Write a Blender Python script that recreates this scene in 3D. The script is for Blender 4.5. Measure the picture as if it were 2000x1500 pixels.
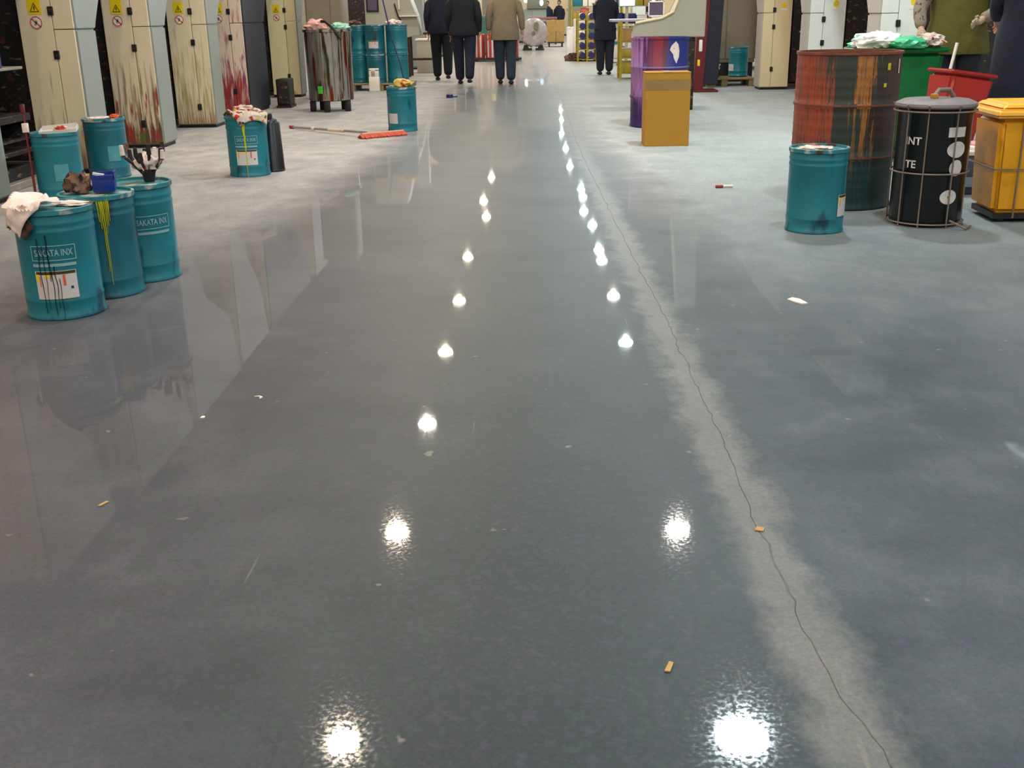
import bpy, bmesh, math, random
from mathutils import Vector, Matrix, noise
random.seed(7)
PI = math.pi
D = bpy.data
for o in list(D.objects): D.objects.remove(o)
scene = bpy.context.scene
COL = scene.collection

# ------------------------------------------------------------------ camera
F_PX, CAM_H = 2090.0, 1.12
PITCH, YAW, ROLL = math.atan(725 / F_PX), math.radians(-1.286), math.radians(1.0)
fw = Vector((math.sin(YAW) * math.cos(PITCH), math.cos(YAW) * math.cos(PITCH), -math.sin(PITCH)))
rt = Vector((math.cos(YAW), -math.sin(YAW), 0))
up = rt.cross(fw)
c_, s_ = math.cos(ROLL), math.sin(ROLL)
rt, up = c_ * rt - s_ * up, s_ * rt + c_ * up
cd = D.cameras.new('camera')
cd.sensor_width = 36
cd.lens = 36 * F_PX / 2000
cd.clip_end = 300
cam = D.objects.new('camera', cd)
M4 = Matrix((rt, up, -fw)).transposed().to_4x4()
M4.translation = Vector((0, 0, CAM_H))
cam.matrix_world = M4
COL.objects.link(cam)
scene.camera = cam

# ------------------------------------------------------------------ light
W = D.worlds.new('world'); scene.world = W; W.use_nodes = True
W.node_tree.nodes['Background'].inputs[0].default_value = (0.5, 0.55, 0.6, 1)
W.node_tree.nodes['Background'].inputs[1].default_value = 0.02
vs = scene.view_settings
vs.view_transform = 'Standard'; vs.look = 'None'; vs.gamma = 1; vs.use_curve_mapping = False
vs.exposure = -0.15
LAMP_H = 5.5
WARM, COOL, WHITE = (1.0, 0.84, 0.62), (0.82, 0.98, 1.0), (1.0, 0.93, 0.82)
LEFT_ROW = [(-1.9, -3.8), (-1.9, 0.3), (-1.9, 4.4), (-1.883, 8.59), (-1.886, 13.0), (-1.84, 17.04), (-1.84, 21.13), (-1.82, 25.29), (-1.88, 30.2), (-1.6, 36.6), (-1.83, 39.9), (-1.75, 46.0), (-1.8, 54.0), (-1.8, 62.0)]
RIGHT_ROW = [(1.9, -3.8), (1.9, 0.3), (1.9, 4.4), (1.96, 8.65), (1.9, 13.01), (1.93, 21.68), (1.956, 25.6), (1.92, 29.6), (1.92, 31.0), (1.94, 34.8), (1.78, 37.4), (1.9, 40.6), (1.9, 42.4), (1.7, 49.1), (1.71, 55.8), (1.7, 63.2), (1.9, 71), (2.05, 78.6)]
def point_light(x, y, z, power, colr, rad):
    L = D.lights.new('point_light', 'POINT'); L.energy = power; L.color = colr; L.shadow_soft_size = rad
    o = D.objects.new('point_light', L); o.location = (x, y, z); COL.objects.link(o)
def lamp_disc(x, y, z, power, colr, size):      # the open mouth of the reflector
    L = D.lights.new('lamp_disc', 'AREA'); L.shape = 'DISK'; L.size = size; L.energy = power; L.color = colr
    o = D.objects.new('lamp_disc', L); o.location = (x, y, z); COL.objects.link(o)
def aisle_lamp(x, y, p, colr, rad=0.06, size=0.29):
    point_light(x, y, LAMP_H - 0.05, p * 0.42, colr, rad); lamp_disc(x, y, LAMP_H, p * 0.42, colr, size)
for i, (x, y) in enumerate(LEFT_ROW):
    aisle_lamp(x, y, 215, WARM if i != 5 else WHITE)
for i, (x, y) in enumerate(RIGHT_ROW):
    aisle_lamp(x, y, (480 if i == 3 else 235), WHITE if i in (4, 6) else COOL, 0.12 if i == 3 else 0.06, 0.5 if i == 3 else 0.29)
# fill lights added over the machines either side, unseen and without fixtures
for y in range(-4, 80, 7):
    point_light(-8.5, y, 5.6, 460, (1.0, 0.88, 0.78), 0.6)
    point_light(8.5, y, 5.6, 460, (0.92, 0.98, 1.0), 0.6)

# ------------------------------------------------------------------ materials
def S(r, g, b):
    f = lambda v: (v / 255 / 12.92) if v / 255 <= 0.04045 else ((v / 255 + 0.055) / 1.055) ** 2.4
    return (f(r), f(g), f(b), 1)
MATS = {}
class NT:
    def __init__(s, name):
        m = D.materials.new(name); m.use_nodes = True
        s.m, s.t = m, m.node_tree
        s.b = s.t.nodes['Principled BSDF']
    def n(s, typ, **kw):
        nd = s.t.nodes.new(typ)
        for k, v in kw.items():
            if k.startswith('i_'):
                key = k[2:]
                key = int(key) if key.isdigit() else key.replace('_', ' ')
                nd.inputs[key].default_value = v
            else: setattr(nd, k, v)
        return nd
    def l(s, a, b): s.t.links.new(a, b)
    def coords(s, scale=(1, 1, 1), rand=True):
        tc = s.n('ShaderNodeTexCoord'); mp = s.n('ShaderNodeMapping')
        mp.inputs['Scale'].default_value = scale
        s.l(tc.outputs['Object'], mp.inputs['Vector'])
        if rand:
            oi = s.n('ShaderNodeObjectInfo'); mu = s.n('ShaderNodeMath', operation='MULTIPLY'); mu.inputs[1].default_value = 37
            s.l(oi.outputs['Random'], mu.inputs[0]); s.l(mu.outputs[0], mp.inputs['Location'])
        return mp.outputs[0], tc.outputs['Object']
    def noise(s, vec, scale, detail=3, rough=0.5):
        nd = s.n('ShaderNodeTexNoise'); nd.inputs['Scale'].default_value = scale
        nd.inputs['Detail'].default_value = detail; nd.inputs['Roughness'].default_value = rough
        s.l(vec, nd.inputs['Vector']); return nd.outputs['Fac']
    def ramp(s, fac, lo, hi, inv=False):
        r = s.n('ShaderNodeMapRange'); r.inputs['From Min'].default_value = lo; r.inputs['From Max'].default_value = hi
        if inv: r.inputs['To Min'].default_value = 1; r.inputs['To Max'].default_value = 0
        r.clamp = True
        s.l(fac, r.inputs['Value']); return r.outputs[0]
    def mix(s, fac, a, b):
        x = s.n('ShaderNodeMix', data_type='RGBA')
        if hasattr(fac, 'links'): s.l(fac, x.inputs[0])
        else: x.inputs[0].default_value = fac
        for i, v in ((6, a), (7, b)):
            if hasattr(v, 'links'): s.l(v, x.inputs[i])
            else: x.inputs[i].default_value = v
        return x.outputs[2]
    def math(s, op, a, b=0.0):
        x = s.n('ShaderNodeMath', operation=op)
        for i, v in ((0, a), (1, b)):
            if hasattr(v, 'links'): s.l(v, x.inputs[i])
            else: x.inputs[i].default_value = v
        return x.outputs[0]
def mat(name, col, rough=0.5, metal=0.0, var=0.12, vscale=9, stains=(), bump=0.0, bscale=40, spec=0.5, zgrad=None):
    """stains: (colour, xy scale, z scale, threshold, softness[, z_lo, z_hi]) paint runs stretched along z"""
    if name in MATS: return MATS[name]
    t = NT(name); vec, raw = t.coords()
    dark = tuple(c * (1 - var * 2.2) for c in col[:3]) + (1,)
    lite = tuple(min(1, c * (1 + var * 1.6)) for c in col[:3]) + (1,)
    c = t.mix(t.noise(vec, vscale, 4), dark, lite)
    for k, st in enumerate(stains):
        sc, sx, sz, th, so = st[:5]
        v2, _ = t.coords((sx, sx, sz)); f = t.noise(v2, 1.0, 3)
        if k:  # decorrelate
            mp = t.n('ShaderNodeMapping'); mp.inputs['Location'].default_value = (k * 13.1, k * 7.7, k * 3.3)
            t.l(v2, mp.inputs[0]); f = t.noise(mp.outputs[0], 1.0, 3)
        if len(st) > 5:   # the spatter thins out between two heights
            sp = t.n('ShaderNodeSeparateXYZ'); t.l(raw, sp.inputs[0])
            g = t.ramp(sp.outputs[2], st[5], st[6], inv=st[6] > st[5])
            if st[6] < st[5]: g = t.ramp(sp.outputs[2], st[6], st[5])
            g = t.math('MULTIPLY', g, 0.34); f = t.math('ADD', t.math('SUBTRACT', f, 0.2), g)
        c = t.mix(t.ramp(f, th, th + so), c, sc)
    t.l(c, t.b.inputs['Base Color'])
    t.b.inputs['Roughness'].default_value = rough; t.b.inputs['Metallic'].default_value = metal
    t.b.inputs['Specular IOR Level'].default_value = spec
    if bump:
        b = t.n('ShaderNodeBump'); b.inputs['Strength'].default_value = bump; b.inputs['Distance'].default_value = 0.01
        t.l(t.noise(vec, bscale, 3), b.inputs['Height']); t.l(b.outputs[0], t.b.inputs['Normal'])
    MATS[name] = t.m
    return t.m
def zoned(name, zones, rough, streak, low=None, bump=0.0):
    """paint in upright zones across x (colour, x_from), edges broken up by streaks; low = (colour, z below which it takes over)"""
    t = NT(name); vec, raw = t.coords(streak, rand=False); sp = t.n('ShaderNodeSeparateXYZ'); t.l(raw, sp.inputs[0])
    f1 = t.noise(vec, 1.0, 4, 0.6); mp = t.n('ShaderNodeMapping'); mp.inputs['Location'].default_value = (9, 4, 2); t.l(vec, mp.inputs[0]); f2 = t.noise(mp.outputs[0], 2.3, 4, 0.6)
    xx = t.math('ADD', sp.outputs[0], t.math('MULTIPLY', t.math('SUBTRACT', f1, 0.5), 0.34))
    c = zones[0][0]
    for col, x0 in zones[1:]: c = t.mix(t.ramp(xx, x0 - 0.008, x0 + 0.012), c, col)
    if low:
        zz = t.math('ADD', sp.outputs[2], t.math('MULTIPLY', t.math('SUBTRACT', f2, 0.5), 0.9)); c = t.mix(t.ramp(zz, low[1] - 0.06, low[1] + 0.06, inv=True), c, low[0])
    c = t.mix(t.math('MULTIPLY', t.ramp(f2, 0.5, 0.62), 0.65), c, low[0] if low else zones[0][0])
    c = t.mix(t.math('MULTIPLY', t.ramp(f2, 0.42, 0.34), 0.7), c, zones[-1][0])
    t.l(c, t.b.inputs['Base Color']); t.b.inputs['Roughness'].default_value = rough
    if bump:
        b = t.n('ShaderNodeBump'); b.inputs['Strength'].default_value = bump; b.inputs['Distance'].default_value = 0.01
        t.l(f2, b.inputs['Height']); t.l(b.outputs[0], t.b.inputs['Normal'])
    return t.m
def emit(name, col, strength):
    if name in MATS: return MATS[name]
    t = NT(name); t.b.inputs['Base Color'].default_value = col
    t.b.inputs['Emission Color'].default_value = col; t.b.inputs['Emission Strength'].default_value = strength
    MATS[name] = t.m; return t.m

RED, DRED, YEL, BLK, MAG, GRN = S(170, 40, 30), S(90, 20, 25), S(200, 180, 30), S(18, 18, 22), S(120, 30, 90), S(40, 110, 50)
m_cream = mat('cream_paint', S(226, 208, 178), 0.45, var=0.05, vscale=3, stains=[(S(130, 110, 85), 30, 2.0, 0.52, 0.2, 0.0, 0.9)])
m_cream_red = mat('cream_paint_red_spatter', S(220, 200, 172), 0.45, var=0.06, vscale=3, stains=[(S(120, 92, 70), 40, 2.6, 0.44, 0.25, 0.0, 1.0), (S(150, 48, 34), 30, 4.0, 0.52, 0.10, 0.0, 0.75), (S(84, 60, 48), 55, 3.0, 0.52, 0.12, 0.0, 0.6), (S(80, 95, 40), 22, 8.0, 0.68, 0.05, 0.0, 0.9)])
m_cream_brown = mat('cream_paint_brown_runs', S(216, 200, 168), 0.45, var=0.06, vscale=3, stains=[(S(168, 146, 104), 48, 4, 0.44, 0.3, 0.0, 1.2), (S(128, 90, 70), 70, 4, 0.52, 0.2, 0.0, 0.6)])
m_cream_magenta = mat('cream_paint_magenta_spatter', S(220, 196, 175), 0.45, var=0.06, vscale=3, stains=[(S(150, 60, 110), 34, 5, 0.52, 0.12, 0.0, 1.5), (S(150, 48, 48), 26, 3.0, 0.36, 0.22, 0.0, 0.75)])
m_cream_clean = mat('cream_paint_clean', S(224, 212, 172), 0.45, var=0.04, vscale=3, stains=[(S(190, 175, 60), 12, 3, 0.62, 0.08, 0.0, 0.4)])
m_beige = mat('beige_paint', S(222, 200, 160), 0.45, var=0.04, vscale=3)
m_white = mat('off_white_paint', S(225, 224, 218), 0.45, var=0.03, vscale=3)
m_greyframe = mat('grey_green_machine_paint', S(138, 142, 137), 0.45, var=0.04, vscale=3)
m_greywarm = mat('warm_grey_machine_paint', S(178, 172, 165), 0.45, var=0.04, vscale=3)
m_darkframe = mat('dark_navy_machine_paint', S(22, 26, 44), 0.5, var=0.2)
m_black = mat('black_metal', S(20, 20, 22), 0.5, var=0.2)
m_iron = mat('dark_iron', S(38, 34, 34), 0.55, 0.3, var=0.3, stains=[(S(90, 40, 30), 18, 18, 0.60, 0.06), (S(120, 100, 70), 14, 30, 0.63, 0.06)])
m_steel = mat('roller_steel', S(150, 148, 150), 0.28, 0.9, var=0.15)
m_pale_steel = mat('pale_steel', S(170, 160, 155), 0.4, 0.5, var=0.15)
m_teal = mat('teal_drum_paint', S(22, 112, 126), 0.34, 0.0, var=0.18, vscale=6, stains=[(S(10, 60, 80), 9, 3.5, 0.62, 0.08)])
m_tealdirty = mat('teal_drum_paint_dirty', S(18, 96, 112), 0.36, 0.0, var=0.22, vscale=6, stains=[(S(30, 50, 55), 9, 2.5, 0.55, 0.1), (S(150, 160, 150), 26, 1.5, 0.70, 0.03)])
m_tealtop = mat('teal_lid_paint', S(40, 120, 130), 0.45, 0.0, var=0.25, vscale=12, stains=[(S(175, 170, 165), 10, 10, 0.55, 0.08), (S(60, 45, 40), 12, 12, 0.6, 0.06)])
m_label = mat('white_label_paper', S(200, 192, 190), 0.5, var=0.04)
m_ink_print = mat('pale_print', S(130, 165, 170), 0.5, var=0.05)
m_yellow = mat('yellow_sign_print', S(235, 200, 20), 0.4, var=0.03)
m_signblack = mat('black_print', S(60, 50, 25), 0.5, var=0.03)
m_signred = mat('red_print', S(205, 90, 75), 0.5, var=0.03)
m_signwhite = mat('white_print', S(228, 218, 205), 0.5, var=0.02)
m_rag = mat('pale_rag_cloth', S(225, 205, 198), 0.9, var=0.12, vscale=14, stains=[(S(150, 120, 110), 12, 12, 0.62, 0.08)], bump=0.4)
m_ragmulti = mat('ink_stained_rag_cloth', S(200, 180, 170), 0.9, var=0.15, vscale=20, stains=[(RED, 16, 16, 0.58, 0.05), (YEL, 13, 13, 0.60, 0.05), (S(60, 40, 60), 15, 15, 0.62, 0.04)], bump=0.5)
m_ragbrown = mat('brown_oily_rag_cloth', S(110, 80, 70), 0.9, var=0.3, vscale=30, stains=[(S(40, 20, 25), 22, 22, 0.52, 0.08), (S(170, 110, 60), 26, 26, 0.62, 0.05)], bump=0.6)
m_rust = zoned('ink_crusted_drum', [(S(150, 62, 36), -1), (S(44, 46, 40), -0.17), (S(158, 98, 36), -0.02), (S(50, 36, 34), 0.07), (S(62, 32, 30), 0.18)], 0.55, (34, 34, 1.5), (S(22, 52, 54), 0.34), 0.5)
m_rim = mat('rusty_rim', S(120, 62, 45), 0.6, 0.1, var=0.3, vscale=14)
m_purple = zoned('purple_red_drum_paint', [(S(156, 108, 164), -1), (S(84, 28, 76), -0.19), (S(128, 30, 46), -0.14), (S(96, 24, 38), 0.0), (S(24, 44, 120), 0.10)], 0.4, (10, 10, 0.8), (S(54, 28, 84), 0.30))
m_card = mat('brown_cardboard', S(172, 122, 38), 0.85, var=0.05, vscale=30)
m_tape = mat('packing_tape', S(150, 118, 75), 0.35, var=0.04)
m_binyel = mat('yellow_bin_plastic', S(218, 150, 12), 0.42, var=0.05, vscale=4)
m_binlid = mat('yellow_lid_plastic', S(232, 165, 40), 0.45, var=0.05, vscale=4)
m_green = mat('green_bin_plastic', S(16, 112, 58), 0.35, var=0.12, vscale=4)
m_redp = mat('red_plastic', S(165, 36, 30), 0.42, var=0.08, vscale=4)
m_blackdrum = mat('glossy_black_drum', S(10, 11, 16), 0.3, var=0.2)
m_greylid = mat('dusty_grey_lid', S(120, 108, 108), 0.6, var=0.3, vscale=10)
m_wire = mat('rusty_wire', S(130, 112, 100), 0.5, 0.4, var=0.2)
m_wood = mat('pallet_wood', S(140, 118, 80), 0.8, var=0.2, vscale=20)
m_bag = mat('white_plastic_sack', S(235, 232, 225), 0.4, var=0.05, stains=[(S(60, 180, 120), 5, 5, 0.6, 0.04)])
m_greensack = mat('green_printed_sack', S(60, 175, 120), 0.4, var=0.08)
m_film = mat('plastic_film_roll', S(176, 162, 160), 0.25, var=0.15, vscale=6, stains=[(S(130, 135, 110), 4, 4, 0.6, 0.06)])
m_inox = mat('ink_splashed_stainless', S(175, 170, 165), 0.25, 0.75, var=0.15, vscale=5, stains=[(S(60, 60, 40), 12, 1.4, 0.52, 0.1), (S(120, 40, 25), 14, 1.3, 0.57, 0.05), (S(160, 120, 40), 20, 1.2, 0.64, 0.04), (S(70, 120, 70), 9, 2.5, 0.66, 0.03)])
m_skin = mat('skin', S(190, 140, 115), 0.55, var=0.05)
m_hair = mat('black_hair', S(22, 18, 18), 0.6, var=0.2, vscale=40)
m_navy = mat('navy_cloth', S(20, 24, 44), 0.85, var=0.2, vscale=12, bump=0.3)
m_blackc = mat('black_cloth', S(16, 18, 28), 0.85, var=0.2, vscale=12, bump=0.3)
m_khaki = mat('khaki_cloth', S(132, 115, 92), 0.85, var=0.14, vscale=8, bump=0.3)
m_jean = mat('dark_teal_denim', S(38, 52, 66), 0.85, var=0.25, vscale=8, bump=0.3)
m_vest = mat('olive_green_vest_cloth', S(84, 80, 20), 0.85, var=0.2, vscale=9, bump=0.3)
m_camo = mat('mottled_grey_sleeve_cloth', S(130, 115, 100), 0.9, var=0.2, vscale=16, stains=[(S(70, 60, 50), 22, 22, 0.55, 0.05)], bump=0.3)
m_glove = mat('pale_work_glove', S(175, 150, 125), 0.9, var=0.15, vscale=20)
m_shoe = mat('dark_shoe', S(20, 20, 24), 0.5, var=0.1)
m_rack = mat('yellow_rack_paint', S(165, 145, 30), 0.5, var=0.15)
m_blue = mat('blue_tin_paint', S(12, 40, 125), 0.35, var=0.1)
m_bluecap = mat('navy_roll_end', S(30, 34, 96), 0.5, var=0.2)
m_console = mat('grey_console_paint', S(168, 162, 145), 0.45, var=0.04, vscale=3)
m_darkred = mat('dark_red_paint', S(100, 14, 26), 0.5, var=0.12)
m_brownp = mat('brown_grey_cabinet_paint', S(128, 116, 98), 0.5, var=0.08)
m_screen = mat('dim_monitor_glass', S(96, 84, 104), 0.2, var=0.04)
m_brown = mat('dark_brown_wood', S(60, 36, 22), 0.6, var=0.2)
m_redroll = mat('red_film_roll', S(180, 60, 55), 0.35, var=0.1)
m_tan = mat('tan_carton', S(178, 140, 80), 0.8, var=0.12)
m_teal2 = mat('sea_green_machine', S(60, 110, 95), 0.5, var=0.12)
m_mop = mat('red_mop_fringe', S(205, 90, 70), 0.9, var=0.3, vscale=30, bump=0.6)
m_wall = mat('hall_wall_paint', S(190, 180, 160), 0.8, var=0.04, vscale=0.5)
m_ceil = mat('dark_roof_sheet', S(42, 47, 52), 0.8, var=0.1, vscale=0.7)
m_beam = mat('grey_steel_beam', S(70, 74, 78), 0.6, var=0.1)
m_brush = mat('inky_brush_handle', S(45, 34, 30), 0.6, var=0.3, vscale=30, stains=[(S(180, 160, 150), 25, 25, 0.56, 0.06), (RED, 30, 30, 0.62, 0.04)])

# ------------------------------------------------------------------ mesh helpers
class MB:
    def __init__(s): s.bm = bmesh.new()
    def box(s, x0, x1, y0, y1, z0, z1, bev=0.0, seg=2, rot=None):
        r = bmesh.ops.create_cube(s.bm, size=1)
        vs_ = r['verts']
        cx, cy, cz = (x0 + x1) / 2, (y0 + y1) / 2, (z0 + z1) / 2
        for v in vs_: v.co = Vector((v.co.x * (x1 - x0), v.co.y * (y1 - y0), v.co.z * (z1 - z0)))
        if rot is not None:
            for v in vs_: v.co = rot @ v.co
        for v in vs_: v.co += Vector((cx, cy, cz))
        if bev:
            es = list({e for v in vs_ for e in v.link_edges})
            bmesh.ops.bevel(s.bm, geom=es, offset=bev, segments=seg, affect='EDGES', profile=0.5)
        return s
    def lathe(s, prof, seg=32, cx=0, cy=0, caps=True, M=None):
        rings = []
        for (r, z) in prof:
            ring = []
            for k in range(seg):
                a = 2 * PI * k / seg
                p = Vector((cx + r * math.cos(a), cy + r * math.sin(a), z))
                if M is not None: p = M @ p
                ring.append(s.bm.verts.new(p))
            rings.append(ring)
        for a, b in zip(rings, rings[1:]):
            for k in range(seg):
                s.bm.faces.new((a[k], a[(k + 1) % seg], b[(k + 1) % seg], b[k]))
        if caps:
            s.bm.faces.new(list(reversed(rings[0]))); s.bm.faces.new(rings[-1])
        return s
    def tube(s, pts, r, seg=8, r1=None):
        pts = [Vector(p) for p in pts]; rings = []
        n = len(pts)
        for i, p in enumerate(pts):
            d = (pts[min(i + 1, n - 1)] - pts[max(i - 1, 0)]).normalized()
            a = d.orthogonal().normalized() if i == 0 else (prev - d * prev.dot(d)).normalized()
            prev = a; b = d.cross(a)
            rr = r if r1 is None else r + (r1 - r) * i / max(1, n - 1)
            rings.append([s.bm.verts.new(p + (a * math.cos(2 * PI * k / seg) + b * math.sin(2 * PI * k / seg)) * rr) for k in range(seg)])
        for a, b in zip(rings, rings[1:]):
            for k in range(seg): s.bm.faces.new((a[k], a[(k + 1) % seg], b[(k + 1) % seg], b[k]))
        s.bm.faces.new(list(reversed(rings[0]))); s.bm.faces.new(rings[-1])
        return s
    def prism(s, poly, axis, a0, a1, bev=0.0):
        """poly in the plane perpendicular to axis; axis 0 -> (y,z), 1 -> (x,z), 2 -> (x,y)"""
        def P(u, v, w): return {0: (w, u, v), 1: (u, w, v), 2: (u, v, w)}[axis]
        A = [s.bm.verts.new(P(u, v, a0)) for u, v in poly]; B = [s.bm.verts.new(P(u, v, a1)) for u, v in poly]
        n = len(poly); fs = [s.bm.faces.new(A), s.bm.faces.new(list(reversed(B)))]
        for k in range(n): fs.append(s.bm.faces.new((A[k], B[k], B[(k + 1) % n], A[(k + 1) % n])))
        if bev:
            bmesh.ops.bevel(s.bm, geom=list({e for f in fs for e in f.edges}), offset=bev, segments=2, affect='EDGES')
        return s
    def quad(s, pts):
        s.bm.faces.new([s.bm.verts.new(p) for p in pts]); return s
    def build(s, name, m, parent=None, smooth=None, loc=None):
        bmesh.ops.recalc_face_normals(s.bm, faces=s.bm.faces)
        me = D.meshes.new(name); s.bm.to_mesh(me); s.bm.free()
        ms = m if isinstance(m, (list, tuple)) else [m]
        for x in ms: me.materials.append(x)
        o = D.objects.new(name, me); COL.objects.link(o)
        if smooth is None: smooth = len(me.polygons) > 40
        if smooth:
            me.polygons.foreach_set('use_smooth', [True] * len(me.polygons))
            try:
                me.set_sharp_from_angle(angle=math.radians(38))
            except Exception: pass
        if parent is not None: o.parent = parent
        if loc is not None: o.location = loc
        return o
def tag(o, label, cat, group=None, kind=None):
    if label: o['label'] = label
    if cat: o['category'] = cat
    if group: o['group'] = group
    if kind: o['kind'] = kind
    return o
def thing(name, label, cat, loc=(0, 0, 0), rz=0.0, group=None, rot=None):
    e = D.objects.new(name, None); COL.objects.link(e); e.empty_display_size = 0.1
    e.location = loc; e.rotation_euler = rot if rot else (0, 0, rz)
    return tag(e, label, cat, group)
KIDS = {}
def copy_tree(o, parent=None):
    c = o.copy(); COL.objects.link(c)
    if parent is not None: c.parent = parent
    for ch in [x for x in D.objects if x.parent == o]: copy_tree(ch, c)
    return c
def struct(o): o['kind'] = 'structure'; return o
def wrap(pt, R, ang0, z):
    """flat (u, v) -> on a cylinder of radius R around the z axis, u along the arc, centred on angle ang0"""
    a = ang0 + pt[0] / R
    return Vector((R * math.cos(a), R * math.sin(a), z + pt[1]))
def patch(mb, R, ang0, z, u0, u1, v0, v1, n=8):
    """a thin curved plate on the cylinder"""
    top, bot, top2, bot2 = [], [], [], []
    for k in range(n + 1):
        u = u0 + (u1 - u0) * k / n
        top.append(mb.bm.verts.new(wrap((u, v1), R, ang0, z))); bot.append(mb.bm.verts.new(wrap((u, v0), R, ang0, z)))
    for k in range(n): mb.bm.faces.new((bot[k], bot[k + 1], top[k + 1], top[k]))
    return mb
def text_mesh(txt, size):
    cu = D.curves.new('lettering', 'FONT'); cu.body = txt; cu.size = size; cu.align_x = 'CENTER'; cu.align_y = 'CENTER'; cu.resolution_u = 2
    cu.offset = size * 0.02
    ob = D.objects.new('lettering', cu); COL.objects.link(ob)
    dg = bpy.context.evaluated_depsgraph_get(); me = D.meshes.new_from_object(ob.evaluated_get(dg))
    D.objects.remove(ob); D.curves.remove(cu)
    return me
def text_on_cyl(txt, size, R, ang0, z, m, parent, name='lettering', sx=1.0):
    me = text_mesh(txt, size); bm = bmesh.new(); bm.from_mesh(me); D.meshes.remove(me)
    bmesh.ops.subdivide_edges(bm, edges=[e for e in bm.edges if e.calc_length() > 0.02], cuts=1)
    bmesh.ops.triangulate(bm, faces=bm.faces)
    for v in bm.verts: v.co = wrap((v.co.x * sx, v.co.y), R, ang0, z)
    mb = MB.__new__(MB); mb.bm = bm
    return mb.build(name, m, parent, smooth=False)
def crumple(mb, c, rx, ry, rz, seed, amp=0.35, sub=3, freq=2.2):
    r = bmesh.ops.create_icosphere(mb.bm, subdivisions=sub, radius=1)
    off = Vector((seed * 3.1, seed * 1.7, seed * 5.3))
    for v in r['verts']:
        d = v.co.normalized()
        k = 1 + amp * (noise.noise(d * freq + off) + 0.6 * abs(noise.noise(d * freq * 2.7 + off)) * 2 - 0.4 + 0.25 * noise.noise(d * freq * 6 + off))
        p = d * k
        v.co = Vector((c[0] + p.x * rx, c[1] + p.y * ry, max(c[2], c[2] + (p.z + 0.55) * rz)))
    return mb
def drape(mb, R, top, ox, oy, a, rot, seed, n=26, b=None, lift=0.03, rim=0.012):
    """a cloth lying over the rim of a round top (centre at the origin)"""
    b = b or a; g = []
    for i in range(n + 1):
        row = []
        for j in range(n + 1):
            u, v = (i / n * 2 - 1) * a, (j / n * 2 - 1) * b
            x = ox + u * math.cos(rot) - v * math.sin(rot); y = oy + u * math.sin(rot) + v * math.cos(rot)
            r = math.hypot(x, y); nz = noise.noise(Vector((x * 18 + seed, y * 18, seed))); nz2 = abs(noise.noise(Vector((x * 9, y * 9 + seed, 3.3))))
            if r > R:
                e = r - R; k = (R + rim + 0.018 * abs(nz) + 0.03 * nz2 * min(1, e * 8)) / r
                row.append(mb.bm.verts.new((x * k, y * k, top + 0.012 - e)))
            else:
                row.append(mb.bm.verts.new((x, y, top + 0.010 + lift * nz2 + 0.012 * abs(nz))))
        g.append(row)
    for i in range(n):
        for j in range(n): mb.bm.faces.new((g[i][j], g[i + 1][j], g[i + 1][j + 1], g[i][j + 1]))
    return mb
def solid(o, th=0.004):
    md = o.modifiers.new('thickness', 'SOLIDIFY'); md.thickness = th; md.offset = 1; return o

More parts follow.
